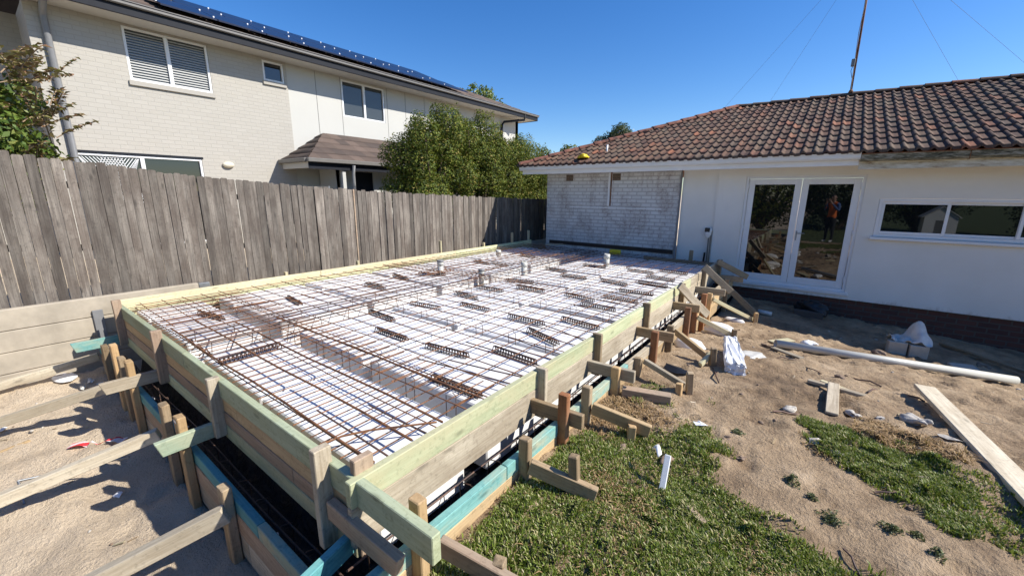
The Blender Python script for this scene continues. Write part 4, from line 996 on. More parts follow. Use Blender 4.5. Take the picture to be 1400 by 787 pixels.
def hedge_clumps(y0, y1, prof, seed, x0=-8.75, x1=-7.75, n=46):
    rr = random.Random(seed); out = []
    for _ in range(n):
        y = rr.uniform(y0, y1); top = float(np.interp(y, [p[0] for p in prof], [p[1] for p in prof])); r = rr.uniform(.28, .46)
        out.append((rr.uniform(x0, x1), y, rr.uniform(.2, 1) ** .8 * (top - r * .8) , r, r, r * rr.uniform(.9, 1.25)))
    for p in prof:
        if y0 <= p[0] <= y1: out.append((rr.uniform(-8.4, -8.0), p[0], p[1] - .30, .20, .20, .34))
    return out
PF = [(6.4, 2.75), (6.8, 3.1), (7.5, 3.42), (8.0, 3.1), (8.6, 3.15), (9.2, 3.5), (9.8, 3.0), (10.3, 2.85), (10.9, 3.05), (11.6, 2.95), (12.6, 2.9), (13.4, 2.6)]
for y0, y1, sd0, n, lab in ((6.55, 8.25, 3, 60000, 'tall dense green shrub beside the porch, leftmost behind the fence'), (8.3, 9.9, 8, 54000, 'dense green shrub with a pointed top in the middle of the hedge'),
                     (9.95, 11.4, 5, 42000, 'lower green shrub at the right of the hedge below the roof end'), (11.5, 13.2, 9, 36000, 'green shrub at the corner of the bungalow roof')):
    tree('hedge_shrub', (-8.2, (y0 + y1) / 2, -.2), hedge_clumps(y0, y1, PF, sd0), n, .06, 'leaf_hedge', lab, 'shrub', .05, HG)
# big bare twigs in the hedge
for k in range(3): pass
# shrub with red tips at the left
t = thing('red_tipped_shrub', (-8.0, .55, -.2), 'leafy shrub with reddish new tips at the left edge behind the fence', 'shrub')
P, Nn = crown_points(clumps_in((-8.15, .42, 1.75), (.6, .42, .85), 9, .27, 2), 5200); V, Q = quads_leaves(P, Nn, .085, .5)
link('crown', mesh_np('crown', V, quads=Q), 'leaf_bright', t)
SP, LP, LN = [], [], []
for k in range(64):
    a = random.uniform(0, 2 * PI); st = Vector((-8.05 + random.uniform(-.45, .45), .45 + random.uniform(-.35, .42), random.uniform(1.5, 2.75)))
    dr = Vector((math.cos(a) * .6, math.sin(a) * .6 + .25, random.uniform(.35, 1.3))).normalized(); L = random.uniform(.3, .62)
    pts = [st + dr * L * s + Vector((0, 0, -.18 * s * s * L)) for s in (0, .25, .5, .75, 1)]
    SP.append(pts)
    for s in np.linspace(.2, 1, 10):
        p = st + dr * L * s + Vector((0, 0, -.18 * s * s * L)); sd = dr.cross(Vector((0, 0, 1))).normalized()
        for g_ in (-1, 1):
            LP.append(p + sd * g_ * .035 + Vector((random.uniform(-.01, .01),) * 3)); LN.append(Vector((random.gauss(0, .4), random.gauss(0, .4), 1)) - sd * g_ * .3)
V, Q = quads_leaves(np.array([tuple(p) for p in LP]), np.array([tuple(p) for p in LN]), .10, .45)
link('new_tips', mesh_np('new_tips', V, quads=Q), 'leaf_red', t)
tubes('stems', SP + [[(-8.0, .55, -.2), (-8.03, .5, .8), (-8.1, .4, 1.6)]], .007, 'twig', t, 5)
tree('garden_tree', (-26, 30, -1), [(-25.6, 29.6, 9.2, 1.0, 1.2, 1.3), (-26, 27.6, 9.2, .8, .8, .8), (-26, 28.6, 9.5, .55, .45, 1.1), (-26, 30.6, 9.4, .5, .45, 1.0), (-26, 32, 9.0, .9, .9, .9), (-26, 24.5, 8.9, 1, .9, .6), (-26, 33, 8.4, .9, .9, .6)], 2600, .32, 'leaf_bright', 'tall bright-leaved tree showing over the far end of the solar roof', 'tree', .2)
tree('far_tree', (-13, 33, -1), clumps_in((-14.6, 33, 5.0), (1.5, 1.6, 1.75), 9, .7, 4), 9000, .17, 'leaf_dark', 'dark rounded tree top behind the bungalow hip', 'tree', .2)
tree('far_tree', (-20, 34, -1), clumps_in((-19.0, 34, 3.7), (1.8, 1.8, 1.7), 7, .7, 6), 3500, .22, 'leaf_hedge', 'low green tree top behind the left corner of the bungalow roof', 'tree', .2)
tree('far_tree', (-14, 22, -1), clumps_in((-13.6, 21.5, 2.6), (1.2, 1.6, 1.3), 7, .5, 7), 3500, .16, 'leaf_hedge', 'feathery green tree between hedge and bungalow roof', 'tree', .15)
# trees behind the photographer, seen in the door and window glass
for k, (x, y, r, h) in enumerate([(-6.2, -7.5, 1.8, 3.4), (-2.9, -8.4, 2.0, 4.2), (.6, -8.8, 2.0, 3.6), (4.0, -10.4, 1.9, 4.6), (8.2, -8.8, 2.2, 4.0)]):
    tree('garden_tree', (x, y, -.6), clumps_in((x, y, h * .42), (r * 1.25, r * .8, h * .62), 14, .9, 20 + k), 12000, .16, 'leaf_hedge' if k % 2 else 'leaf_dark', 'leafy garden tree mirrored in the glass, %s of the row behind the photographer' % ORD[k], 'tree', .14, 'trees mirrored in the house glass')

sh = thing('cubby_house', (4.3, -6.6, -.6), 'small white gabled cubby house mirrored in the strip window', 'cubby house')
wall('wall', (3.4, -6.3, -.7), (1, 0, 0), (0, 1, 0), 1.9, 1.75, [(.65, 0, 1.3, 1.5)], 'white_paint', sh, .08)
wall('wall', (3.4, -6.38, -.7), (0, -1, 0), (-1, 0, 0), 1.6, 1.75, [], 'white_paint', sh, .08)
wall('wall', (5.3, -6.38, -.7), (0, -1, 0), (1, 0, 0), 1.6, 1.75, [], 'white_paint', sh, .08)
box('door', (4.06, -6.36, -.7), (4.69, -6.33, .79), 'grey_metal', sh, .003)
link('gable', mesh_np('gable', [(3.4, -6.3, 1.051), (5.3, -6.3, 1.051), (4.35, -6.3, 1.70), (3.4, -6.38, 1.051), (5.3, -6.38, 1.051), (4.35, -6.38, 1.70)], faces=[[0, 2, 1], [3, 4, 5], [0, 1, 4, 3], [1, 2, 5, 4], [2, 0, 3, 5]]), 'white_paint', sh)
link('roof', mesh_np('roof', [(3.25, -6.2, .98), (4.35, -6.2, 1.75), (5.45, -6.2, .98), (3.25, -8.1, .98), (4.35, -8.1, 1.75), (5.45, -8.1, .98), (3.25, -6.2, 1.03), (4.35, -6.2, 1.80), (5.45, -6.2, 1.03), (3.25, -8.1, 1.03), (4.35, -8.1, 1.80), (5.45, -8.1, 1.03)],
     faces=[[0, 1, 4, 3], [1, 2, 5, 4], [6, 9, 10, 7], [7, 10, 11, 8], [0, 6, 7, 1], [1, 7, 8, 2], [3, 4, 10, 9], [4, 5, 11, 10], [0, 3, 9, 6], [2, 8, 11, 5]]), 'white_paint', sh)
sh.scale = (.56, .56, .62); sh.location = (4.05, -6.6, -.62)
def inpoly(x, y, poly):
    r = np.zeros(len(x), bool); n = len(poly)
    for i in range(n):
        (x1, y1), (x2, y2) = poly[i], poly[(i + 1) % n]
        c = ((y1 > y) != (y2 > y)) & (x < (x2 - x1) * (y - y1) / (y2 - y1 + 1e-12) + x1); r ^= c
    return r
def blades(poly, n, hmin, hmax, dens, w=.0035, lay=.6):
    poly = [tuple(p) for p in poly]; xs_ = [p[0] for p in poly]; ys_ = [p[1] for p in poly]
    x = RNG.uniform(min(xs_), max(xs_), n); y = RNG.uniform(min(ys_), max(ys_), n)
    jx = x + (hash_noise(x, y, 9.) - .5) * .22 + RNG.normal(0, .035, n); jy = y + (hash_noise(x + 5, y, 9.) - .5) * .22 + RNG.normal(0, .035, n)
    k = inpoly(jx, jy, poly) & (RNG.random(n) < dens(x, y)); x, y = x[k], y[k]; n = len(x)
    z = ground_z(x, y) - .004; a = RNG.uniform(0, 2 * PI, n); hh = RNG.uniform(hmin, hmax, n) * (.55 + .9 * hash_noise(x, y, 3.)); ln = RNG.uniform(.15, 1.2, n) * lay
    d = np.stack([np.cos(a), np.sin(a), np.zeros(n)], 1); s = np.stack([-np.sin(a), np.cos(a), np.zeros(n)], 1); p = np.stack([x, y, z], 1); up = np.array([0, 0, 1.0])
    W = (w * RNG.uniform(.7, 1.4, n))[:, None]; h1 = hh[:, None]; l1 = ln[:, None]
    m = p + up * h1 * .62 + d * h1 * l1 * .35; tp = p + up * h1 * (1 - .35 * l1) + d * h1 * l1
    V = np.stack([p - s * W, p + s * W, m + s * W * .8, m - s * W * .8, tp], 1).reshape(-1, 3); b0 = np.arange(n)[:, None] * 5
    return V, b0 + np.array([[0, 1, 2, 3]]), b0 + np.array([[3, 2, 4]])
def grass(name, poly, n, h0, h1, dens, mat, label, cat, w=.0035, lay=.6):
    V, Q, T_ = blades(poly, n, h0, h1, dens, w, lay)
    tag(link(name, mesh_np(name, V, quads=Q, tris=T_), mat), label, cat, None, 'stuff')
LP_ = [(-1.22, .86), (-1.22, 2.28), (-1.02, 2.42), (-.86, 2.72), (-.66, 2.78), (-.55, 2.95), (-.44, 3.04), (-.36, 2.85), (-.42, 2.52), (-.36, 2.35), (-.18, 2.24), (.02, 2.19), (.22, 2.16), (.45, 2.10), (.9, 1.9), (.9, .86)]
patch = lambda x, y: np.clip((hash_noise(x + 2, y + 3, 4.2) - .16) * 2.6, .34, 1)
grass('lawn_grass', LP_, 330000, .018, .044, lambda x, y: patch(x, y) * (1 - .75 * sstep(.30, .10, np.hypot(x + .78, (y - 2.22) * 1.4))), 'grass', 'uneven green lawn grass beside the timber form in the foreground', 'grass')
grass('dry_grass', [(-1.22, .9), (-1.22, 3.4), (-.5, 3.3), (-.45, 2.5), (.0, 2.1), (.6, 1.8), (.6, .9)], 42000, .018, .045, lambda x, y: np.clip((hash_noise(x + 8, y, 3.1) - .45) * 3, .04, 1), 'grass_dry', 'dry straw-coloured grass scattered through the foreground lawn', 'grass', .003, 1.6)
RP_ = [(0.05, 3.54), (.16, 3.66), (.36, 3.62), (.55, 3.60), (.74, 3.52), (1.0, 3.36), (1.3, 3.1), (1.4, 2.85), (1.1, 2.72), (.93, 2.78), (.74, 2.84), (.60, 2.96), (.47, 3.08), (.30, 3.24), (.18, 3.40)]
grass('lawn_grass', RP_, 120000, .018, .045, lambda x, y: np.clip((hash_noise(x + 1, y + 8, 5.) - .22) * 4.5, .10, 1), 'grass', 'bright green grass patch beside the long pale plank', 'grass')
grass('dry_grass', [(.38, 3.72), (.46, 3.92), (.62, 3.98), (.80, 3.80), (.98, 3.68), (.92, 3.55), (.7, 3.62), (.5, 3.66)], 9000, .015, .05, lambda x, y: np.clip((hash_noise(x, y + 2, 5.) - .15) * 3, .1, 1), 'grass_dry', 'heap of tan dry grass left of the long pale plank', 'grass', .003, 1.6)
grass('dry_grass', [(.12, 3.42), (.2, 3.34), (.40, 3.22), (.50, 3.12), (.40, 3.05), (.2, 3.2), (.05, 3.36)], 1500, .012, .035, lambda x, y: np.clip((hash_noise(x, y + 2, 7.) - .35) * 3, .0, 1), 'grass_dry', 'dry tan grass fringe at the lower edge of the right grass patch', 'grass', .003, 1.6)
grass('weed_grass', [(-1.1, 3.0), (-1.1, 3.6), (-.55, 3.5), (-.5, 3.1)], 4200, .015, .045, lambda x, y: np.clip((hash_noise(x, y, 6.) - .5) * 4, 0, .8), 'grass', 'sparse green tufts on the dry soil by the thick brace board', 'grass')
for k, (x, y, r, lab) in enumerate([(.26, 2.47, .075, 'small grey-green weed on pale sand, leftmost of the cluster near the bottom'), (.50, 2.55, .06, 'small grey-green weed on pale sand in the middle of the bottom cluster'), (.60, 2.60, .035, 'tiny weed right of the middle weed on pale sand'),
                               (.66, 2.50, .04, 'tiny grey-green weed nearest the bottom right corner'), (.07, 2.68, .05, 'grey weed in the sand between the two grass patches'), (.17, 2.60, .035, 'flat little weed beside the grey weed on sand'), (-.28, 3.1, .05, 'lone weed at the sandy edge right of the lawn')]):
    n = int(230 * r / .06); a = RNG.uniform(0, 2 * PI, n); q_ = r * 1.25 * RNG.random(n) ** .9 * (.65 + .35 * np.sin(a * 3 + k) * np.cos(a * 2 + 2 * k))
    px, py = x + q_ * np.cos(a), y + q_ * np.sin(a)
    P = np.stack([px, py, ground_z(px, py) + RNG.uniform(0, .035, n) * (1 - q_ / r * .7)], 1)
    V, Q = quads_leaves(P, RNG.normal(size=(n, 3)) + np.array([0, 0, .6]), .019, .35)
    tag(link('weed', mesh_np('weed', V, quads=Q), 'weed'), lab, 'weed', 'weeds on the sand')

# ------------------------------------------------------------------ things lying about
def rest(x, y, d): return (x, y, gz(x, y) + d)
o = cyl('drain_pipe', rest(-.27, 6.05, .06), rest(2.10, 7.19, .07), .048, 'pvc', None, 28, hollow=.93); tag(o, 'long grey-white drain pipe lying on the soil in front of the house', 'pipe')
tag(beam('plank', (.97, 5.10, -.475), (1.26, 2.3, -.335), .15, .036, 'pine_pale'), 'long wide pale plank lying on the ground at the right edge', 'plank')
tag(beam('plank', rest(.10, 4.56, .03), rest(.49, 4.47, .03), .055, .03, 'pine_grey', cut=.05), 'crooked timber offcut under the upright board of the little cross', 'timber offcut')
tag(beam('plank', rest(.27, 3.86, .02), rest(.29, 4.55, .07), .085, .022, 'pine_grey'), 'short pale board laid across two offcuts like a cross', 'plank')
tag(beam('plank', rest(.20, 4.74, .02), rest(.42, 4.66, .02), .045, .022, 'pine_yellow'), 'short yellowish offcut above the little cross of boards', 'timber offcut')
tag(beam('plank', rest(-.28, 5.84, .02), rest(.03, 5.55, .02), .07, .02, 'pine_grey'), 'short flat board beside the left end of the drain pipe', 'timber offcut')
tag(beam('plank', rest(-.33, 6.3, .02), rest(-.12, 6.62, .05), .12, .02, 'pine_yellow'), 'pale broken board behind the left end of the drain pipe', 'timber offcut')
tag(beam('plank', rest(1.75, 8.9, .03), rest(2.9, 7.4, .03), .07, .04, 'stake'), 'dark plank lying in the house shadow at the right', 'plank')
def pav(lo, sz, rz, mat, label, name='paver', cat='paver', tilt=0):
    bm = bmesh.new(); add_box(bm, (-sz[0] / 2, -sz[1] / 2, 0), (sz[0] / 2, sz[1] / 2, sz[2]), .006)
    tag(link(name, bm_mesh(name, bm), mat, None, Matrix.Translation(rest(lo[0], lo[1], -.005)) @ Matrix.Rotation(rz, 4, 'Z') @ Matrix.Rotation(tilt, 4, 'X')), label, cat)
pav((1.74, 7.48), (.26, .22, .05), .3, 'paver', 'square pale paver leaning behind the right half of the drain pipe', tilt=.12)
pav((1.08, 7.62), (.20, .11, .20), .15, 'paver', 'grey concrete block under the plastic sheet, left of two', 'concrete_block', 'block')
pav((1.30, 7.64), (.20, .11, .18), .2, 'paver', 'grey concrete block under the plastic sheet, right of two', 'concrete_block', 'block')
# draped plastic over the blocks
n = 26; V = []
for i in range(n):
    for j in range(n):
        u, v = i / (n - 1), j / (n - 1); x = 1.0 + .42 * u; y = 7.60 + .46 * v
        hgt = .19 + .32 * math.exp(-((u - .72) ** 2 / .06 + (v - .5) ** 2 / .10)) + .02 * math.sin(u * 19 + v * 7) + .015 * math.sin(v * 23 - u * 11)
        V.append((x + .02 * math.sin(v * 9), y, gz(x, y) + hgt * (1 - .55 * max(0, v - .6) / .4)))
F = [[i * n + j, (i + 1) * n + j, (i + 1) * n + j + 1, i * n + j + 1] for i in range(n - 1) for j in range(n - 1)]
me = mesh_np('plastic_sheet', V, faces=F, smooth=True); o = link('plastic_sheet', me, 'clear_plastic'); tag(o, 'milky plastic sheet heaped over two grey blocks in the house shadow', 'plastic sheet')
sd = o.modifiers.new('thick', 'SOLIDIFY'); sd.thickness = .003
# white packet and clear bag by the pegs
bm = bmesh.new(); add_box(bm, (-.085, -.44, 0), (.085, .44, .13), .012); bmesh.ops.subdivide_edges(bm, edges=bm.edges[:], cuts=5, use_grid_fill=True)
bmesh.ops.triangulate(bm, faces=bm.faces[:])
for v in bm.verts:
    c_ = v.co; v.co += Vector((random.gauss(0, .009), random.gauss(0, .009), random.gauss(0, .010))); v.co.x *= 1 - .3 * (c_.y + .44); v.co.z *= 1.1 - .35 * abs(c_.y)
tag(link('white_packet', bm_mesh('white_packet', bm), 'white_plastic', None, Matrix.Translation(rest(-.58, 4.72, -.01)) @ Matrix.Rotation(.22, 4, 'Z')), 'bright white plastic-wrapped packet lying on the sand beside a dark peg', 'packet')
tag(lump('clear_bag', rest(-.46, 5.15, .0), (.13, .24, .045), 'clear_plastic', 3, None, 4, .5), 'milky clear plastic bag lying behind the white packet', 'plastic bag')
tag(lump('foam_lump', rest(-1.0, 6.1, .03), (.12, .20, .10), 'eps', 9, None, 4, .4), 'rounded white foam lump behind the sloping yellow brace', 'foam lump')
tag(lump('foam_lump', rest(-1.12, 4.95, .02), (.07, .16, .09), 'eps', 19, None, 3, .4), 'white crumbly foam lump against the lower form', 'foam lump')
tag(lump('foam_lump', rest(-.95, 7.3, .01), (.09, .16, .05), 'eps', 29, None, 3, .4), 'flat white lump beside the long yellow brace', 'foam lump')
tag(lump('white_bag', rest(.10, 6.62, .01), (.11, .12, .05), 'white_plastic', 12, None, 3, .6), 'small white plastic bag tucked behind the drain pipe', 'plastic bag')
tag(lump('patterned_bag', rest(.03, 9.2, .12), (.28, .16, .17), 'black', 6, None, 4, .4), 'dark bulging bag against the red brick plinth under the door', 'bag')
pav((.02, 8.95), (.44, .12, .12), .05, 'brick_red', 'loose brick block in front of the dark bag under the door', 'brick', 'brick')
o = cyl('plastic_bottle', rest(-.72, 8.4, .04), rest(-.5, 8.42, .04), .04, 'clear_plastic', None, 14); tag(o, 'pale plastic bottle lying in the shadow near the braces', 'bottle')
for k, (x, y, s, m, lab) in enumerate([(.02, 3.77, .04, 'lump', 'pale mortar lump left of the little cross of boards'), (.42, 4.05, .05, 'lump', 'grey mortar lump at the foot of the little cross, left of two'), (.60, 4.13, .045, 'lump', 'grey mortar lump at the foot of the little cross, right of two'),
         (.82, 4.18, .075, 'lump', 'large pale mortar lump beside the top of the long plank'), (-.86, 2.42, .035, 'stone', 'brown stone beside the broken peg'), (-.60, 2.47, .035, 'stone', 'brown stone at the foot of the white plastic stake'), (-.72, 2.52, .035, 'stone', 'small stone left of the white plastic stake'),
         (.35, 5.05, .03, 'stone', 'small dark clod on the sand above the little cross'), (-.20, 2.78, .03, 'stone', 'dark clod on the bare sand right of the lawn, nearer of two'), (-.33, 2.95, .03, 'stone', 'dark clod on the bare sand right of the lawn, farther of two'),
         (.85, 7.2, .05, 'stone', 'dark clod left of the plastic sheet in the shadow'), (2.0, 8.0, .05, 'stone', 'stone lying by the dark plank'), (-.36, 5.98, .05, 'stone', 'clod at the left end of the drain pipe')]):
    tag(lump('clod', rest(x, y, s * .12), (s, s * .7, s * .5), m, 40 + k, None, 4, .95), lab, 'lump')
for k in range(150):
    x, y = random.uniform(-1.1, 3.0), random.uniform(2.3, 8.8)
    if y < 3.1 and x < .3: continue
    s = random.choice((.006, .008, .010, .014, .02))
    tag(lump('pebble', rest(x, y, s * .2), (s, s * .8, s * .6), random.choice(('stone', 'lump', 'stone')), 100 + k, None, 1, .5), 'tiny pebble or clod lying loose on the bare sandy soil', 'pebble', 'pebbles on the sandy soil')
for k in range(50):
    x, y = random.uniform(-6.2, -1.8), random.uniform(-1.0, .5); s = random.choice((.006, .008, .012, .016))
    tag(lump('pebble', rest(x, y, s * .2), (s, s * .8, s * .6), random.choice(('stone', 'lump')), 300 + k, None, 1, .5), 'tiny pebble lying on the sand in the pit by the near form', 'pebble', 'pebbles in the pit')
# splinters and straw
for k in range(90):
    x, y = (random.uniform(-1.1, 2.4), random.uniform(2.9, 7.6)) if k < 70 else (random.uniform(-5.8, -2.2), random.uniform(-.5, .5))
    a = random.random() * PI; L = random.uniform(.02, .075)
    o = beam('splinter', rest(x, y, .006), rest(x + math.cos(a) * L, y + math.sin(a) * L, .008), random.choice((.004, .006, .012)), .004, random.choice(('pine_yellow', 'pine_raw', 'pine_grey', 'stake')), bev=0)
    tag(o, 'small loose wood splinter or chip lying on the bare soil', 'wood chip', 'wood splinters on the soil')
# twigs
for k, (x, y, a, L) in enumerate([(.22, 5.1, 2.3, .22), (.55, 4.75, 1.2, .3), (.95, 4.9, 2.0, .24), (-.1, 3.6, .6, .2), (.3, 2.3, -1.0, .16), (-.56, 3.95, 1.9, .42), (-.2, 5.4, .4, .2), (.7, 5.2, 2.8, .3), (.45, 2.9, .3, .18)]):
    P = [rest(x + math.cos(a) * L * s + random.uniform(-.012, .012), y + math.sin(a) * L * s, .012 + .015 * math.sin(s * 5)) for s in (0, .3, .6, 1)]
    tag(tubes('twig', [P], random.uniform(.004, .008), 'rebar_dark', None, 6), 'thin dark twig or root lying on the bare soil', 'twig', 'twigs on the soil')
# white plastic stake in the grass, scraps
t = beam('plastic_stake', rest(-.52, 2.18, -.03), rest(-.49, 2.24, .20), .035, .022, 'white_plastic', None, .003); tag(t, 'white plastic stake leaning in the green grass', 'stake')
t.matrix_basis = frame_of(rest(-.53, 2.16, -.03), (-.545, 2.30, gz(-.53, 2.2) + .17), 0)
n = 10; V = []
for i in range(n):
    s = i / (n - 1); x = -.60 - .07 * s; y = 2.30 + .10 * s; z = gz(x, y) + .12 + .03 * math.sin(s * 4)
    V += [(x, y - .018, z), (x + .012, y + .018, z + .01)]
o = link('plastic_strip', mesh_np('plastic_strip', V, faces=[[2 * i, 2 * i + 2, 2 * i + 3, 2 * i + 1] for i in range(n - 1)], smooth=True), 'white_plastic'); o.modifiers.new('t', 'SOLIDIFY').thickness = .002
tag(o, 'curled white plastic strip beside the white stake', 'plastic strip')
tag(beam('timber_offcut', rest(-.37, 2.11, .015), rest(-.27, 2.05, .02), .035, .022, 'pine_pink'), 'small pinkish wood offcut lying in the grass right of the white stake', 'timber offcut')
def scrap(x, y, s, mat, label, name='scrap', cat='scrap', seed=0, lift=.012):
    rr = random.Random(seed); m = 9; P = []
    for i in range(m):
        a = 2 * PI * i / m; r = s * rr.uniform(.6, 1.15); P.append((x + r * math.cos(a), y + r * .7 * math.sin(a), gz(x + r * math.cos(a), y + r * .7 * math.sin(a)) + lift + rr.uniform(0, .02)))
    P.append((x, y, gz(x, y) + lift + .02)); F = [[i, (i + 1) % m, m] for i in range(m)]
    o = link(name, mesh_np(name, P, faces=F), mat); o.modifiers.new('t', 'SOLIDIFY').thickness = .003; return tag(o, label, cat)
scrap(-.51, 3.02, .055, 'white_plastic', 'white scrap of plastic on dry soil above the lawn', seed=1)
scrap(-.95, 3.98, .13, 'black', 'dark torn film lying by the thin grey brace', 'film_scrap', seed=2)
scrap(-.84, 3.28, .05, 'black', 'dark wet-looking scrap beside the thick brace board', 'film_scrap', seed=3)
for k, (x, y, s) in enumerate([(.18, 3.32, .06), (.30, 3.22, .05), (.95, 3.95, .08), (1.08, 3.9, .07)]):
    scrap(x, y, s, 'lump', ['ashy pale smear of mortar left of the right grass patch, upper of two', 'ashy pale smear of mortar left of the right grass patch, lower of two', 'pale mortar patch right of the long plank, nearer its top', 'pale mortar patch right of the long plank, farther from it'][k], 'mortar_smear', 'mortar', seed=10 + k, lift=.004)
# pit litter
t = lump('white_plate', rest(-6.55, .33, .012), (.17, .09, .02), 'white_plastic', 7, None, 3, .15); tag(t, 'white oval plastic lid on the sand by the sleepers', 'lid')
for k, (x, y) in enumerate([(-6.13, .42), (-6.0, .50), (-6.25, .5), (-5.9, .38), (-6.08, .55)]):
    tag(scrap(x, y, .05, 'clear_plastic', 'torn pale plastic fragment in the shade below the teal board', seed=30 + k), None, 'scrap', 'plastic fragments below the teal board')
scrap(-5.9, -.22, .06, 'white_plastic', 'white paper scrap on the sand near the left edge, larger one', seed=50); scrap(-5.6, -.15, .04, 'white_plastic', 'white paper scrap on the sand near the left edge, smaller one', seed=51)
scrap(-3.85, .3, .04, 'white_plastic', 'pale crumpled scrap at the edge of the near form shadow', seed=52)
P = []; n = 24
for i in range(n):
    s = i / (n - 1); x = -4.87 + .24 * s; y = .17 + .31 * s + .02 * math.sin(s * 9); z = gz(x, y) + .015 + .012 * abs(math.sin(s * 11)); wd = .035 * (.6 + .4 * math.sin(s * 7 + 1))
    P += [(x - wd, y + wd * .8, z), (x + wd, y - wd * .5, z + .012 * math.sin(s * 13))]
o = link('barrier_tape', mesh_np('barrier_tape', P, faces=[[2 * i, 2 * i + 2, 2 * i + 3, 2 * i + 1] for i in range(n - 1)]), 'red_tape'); o.modifiers.new('t', 'SOLIDIFY').thickness = .002
tag(o, 'crumpled red and white barrier tape lying on the sand in the pit', 'tape')

# ------------------------------------------------------------------ the photographer, seen mirrored in the door
def person():
    F_ = Vector((-.60, .80, 0)).normalized(); Rr = Vector((F_.y, -F_.x, 0)); c = Vector((.235, -.33, 0)); z0 = gz(c.x, c.y)
    def P(r, f, z): return c + Rr * r + F_ * f + Vector((0, 0, z0 + z))
    J = [(P(0, 0, .95), .135), (P(0, .0, 1.10), .13), (P(0, .01, 1.30), .145), (P(0, .0, 1.43), .10), (P(0, .02, 1.50), .055), (P(0, .04, 1.58), .085), (P(0, .04, 1.69), .085), (P(0, .03, 1.755), .05)]
    E = [(i, i + 1) for i in range(7)]
    def chain(start, pts):
        prev = start
        for p in pts: J.append(p); E.append((prev, len(J) - 1)); prev = len(J) - 1
        return prev
    for s in (-1, 1):
        chain(0, [(P(s * .10, 0, .86), .095), (P(s * .11, .02, .50), .062), (P(s * .12, -.01, .10), .042), (P(s * .125, .04, .05), .045), (P(s * .13, .14, .035), .036)])
        e = chain(3, [(P(s * .19, 0, 1.41), .062), (P(s * .25, .06, 1.17), .046), (P(s * .10, .24, 1.44), .036), (P(s * .07, .275, 1.50), .028), (P(s * .055, .29, 1.55), .024)])
        for k in range(4):
            b0 = P(s * (.055 + .004 * k), .285, 1.57 + .019 * (k - 1.5)); fl = (.055, .062, .058, .046)[k]
            J.append((b0 + F_ * .02, .0085)); E.append((e, len(J) - 1)); i = len(J) - 1
            J.append((b0 + F_ * .045 - Rr * s * .006, .008)); E.append((i, len(J) - 1))
            J.append((b0 + F_ * .05 - Rr * s * fl * .6, .007)); E.append((len(J) - 2, len(J) - 1))
        J.append((P(s * .035, .27, 1.575), .010)); E.append((e, len(J) - 1)); J.append((P(s * .012, .275, 1.60), .008)); E.append((len(J) - 2, len(J) - 1))
    me = bpy.data.meshes.new('person'); me.from_pydata([tuple(p) for p, r in J], E, [])
    o = bpy.data.objects.new('person', me); COL.objects.link(o)
    sk = o.modifiers.new('skin', 'SKIN'); sk.use_smooth_shade = True
    o.modifiers.new('sub', 'SUBSURF').levels = 2
    if not me.skin_vertices: me.attributes.new('', 'FLOAT', 'POINT') if False else None
    bpy.context.view_layer.objects.active = o
    if not me.skin_vertices:
        bm = bmesh.new(); bm.from_mesh(me); bm.verts.layers.skin.verify(); bm.to_mesh(me); bm.free()
    for i, sv in enumerate(me.skin_vertices[0].data):
        r = J[i][1]; sv.radius = (r, r * (.8 if i < 4 else 1)); sv.use_root = (i == 0)
    dg = bpy.context.evaluated_depsgraph_get(); dg.update()
    m2 = bpy.data.meshes.new_from_object(o.evaluated_get(dg)); m2.name = 'person'
    o.modifiers.clear(); o.data = m2
    m2.materials.clear()
    for mm in ('trousers', 'vest_orange', 'sleeve_blue', 'skin_tone', 'shoe_white', 'hair_brown'): m2.materials.append(M[mm])
    for f in m2.polygons:
        q_ = Vector(f.center) - c; r = q_.dot(Rr); fo = q_.dot(F_); z = f.center.z - z0; f.use_smooth = True
        if z < .09: i = 4
        elif z < .93: i = 0
        elif z > 1.53 and fo < .2: i = 3 if (fo > .03 and z < 1.70) or z < 1.57 else 5
        elif fo > .235 or (z > 1.46 and abs(r) < .07 and fo > .0): i = 3
        elif abs(r) > .165 or fo > .16: i = 2
        else: i = 1
        f.material_index = i
    tag(o, 'person in orange vest and dark trousers holding up a phone, mirrored in the glass door', 'person')
    # face: eyes, nose, mouth, ears
    def dot(nm, r, f, z, s, mat):
        bm = bmesh.new(); bmesh.ops.create_uvsphere(bm, u_segments=10, v_segments=6, radius=1)
        for v in bm.verts: v.co = Vector((v.co.x * s[0], v.co.y * s[1], v.co.z * s[2]))
        link(nm, bm_mesh(nm, bm, True), mat, o, Matrix.Translation(P(r, f, z)) @ Matrix.Rotation(math.atan2(Rr.y, Rr.x), 4, 'Z'))
    for s in (-1, 1):
        dot('eye', s * .032, .112, 1.655, (.011, .006, .007), 'black'); dot('ear', s * .082, .035, 1.635, (.012, .02, .03), 'skin_tone')
    dot('nose', 0, .122, 1.625, (.012, .018, .022), 'skin_tone'); dot('mouth', 0, .112, 1.585, (.024, .006, .006), 'hair_brown')
    p = P(0, .31, 1.575)
    bm = bmesh.new(); add_box(bm, (-.035, -.004, -.075), (.035, .004, .075), .004)
    ph = link('phone', bm_mesh('phone', bm), 'black', None, Matrix.Translation(p) @ Matrix.Rotation(math.atan2(Rr.y, Rr.x), 4, 'Z') @ Matrix.Rotation(PI / 2, 4, 'Y')); tag(ph, 'black phone held up level in both hands of the mirrored person', 'phone')
M['trousers'] = plain('dark_trousers', (.025, .026, .03), .9); M['vest_orange'] = plain('orange_vest', (.80, .17, .02), .7); M['sleeve_blue'] = plain('blue_sleeve', (.07, .13, .30), .8)
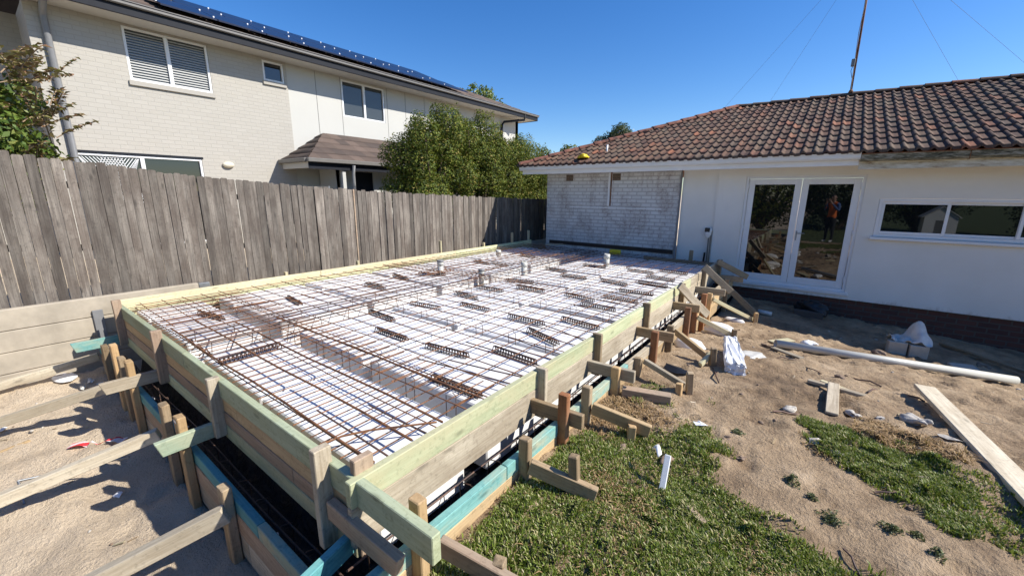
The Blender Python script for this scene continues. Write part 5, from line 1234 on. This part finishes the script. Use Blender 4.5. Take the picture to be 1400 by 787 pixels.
M['skin_tone'] = plain('skin', (.50, .30, .22), .55); M['shoe_white'] = plain('pale_shoe', (.6, .6, .58), .6); M['hair_brown'] = plain('brown_hair', (.05, .03, .02), .7)
person()

# ------------------------------------------------------------------ camera, sun, sky
cam = bpy.data.cameras.new('camera'); co_ = bpy.data.objects.new('camera', cam); COL.objects.link(co_); S.camera = co_
cam.sensor_width = 36; cam.sensor_fit = 'HORIZONTAL'; cam.lens = 36 * 555.06 / 1400; cam.clip_start = .02; cam.clip_end = 4000
r_, u_, w_ = CB = ((0, 0, 0),) * 3
yaw, pit, rol = math.radians(-37.076), math.radians(13.032), math.radians(.4126)
f0 = Vector((math.sin(yaw), math.cos(yaw), 0)); r0 = Vector((math.cos(yaw), -math.sin(yaw), 0)); z_ = Vector((0, 0, 1))
fw = math.cos(pit) * f0 - math.sin(pit) * z_; up = math.sin(pit) * f0 + math.cos(pit) * z_
rt = math.cos(rol) * r0 + math.sin(rol) * up; up = -math.sin(rol) * r0 + math.cos(rol) * up
co_.matrix_basis = Matrix.Translation((0, 0, 1.25)) @ Matrix((rt, up, -fw)).transposed().to_4x4()
sd_ = Vector((.690, .325, .657)).normalized()
sun = bpy.data.lights.new('sun', 'SUN'); so = bpy.data.objects.new('sun', sun); COL.objects.link(so)
sun.energy = 5.0; sun.angle = math.radians(.53); sun.color = (1, .955, .88)
so.rotation_euler = sd_.to_track_quat('Z', 'Y').to_euler(); so.location = (4, 4, 8)
wd_ = bpy.data.worlds.new('World'); S.world = wd_; wd_.use_nodes = True; nt = wd_.node_tree; nt.nodes.clear()
sky = nt.nodes.new('ShaderNodeTexSky'); sky.sky_type = 'NISHITA'; sky.sun_disc = False
sky.sun_elevation = math.asin(sd_.z); sky.sun_rotation = math.atan2(sd_.x, sd_.y); sky.altitude = 100; sky.air_density = 1.0; sky.dust_density = .3; sky.ozone_density = 4.0
bg = nt.nodes.new('ShaderNodeBackground'); bg.inputs[1].default_value = .083; wo = nt.nodes.new('ShaderNodeOutputWorld')
hs_ = nt.nodes.new('ShaderNodeHueSaturation'); hs_.inputs['Hue'].default_value = .509; hs_.inputs['Saturation'].default_value = 1.3; hs_.inputs['Value'].default_value = 1.4; nt.links.new(sky.outputs[0], hs_.inputs['Color']); nt.links.new(hs_.outputs[0], bg.inputs[0]); nt.links.new(bg.outputs[0], wo.inputs[0])
vs_ = S.view_settings; vs_.view_transform = 'Standard'; vs_.look = 'None'; vs_.exposure = 0.55; vs_.gamma = 1.0; vs_.use_curve_mapping = False
S.render.engine = 'CYCLES'; S.cycles.max_bounces = 6
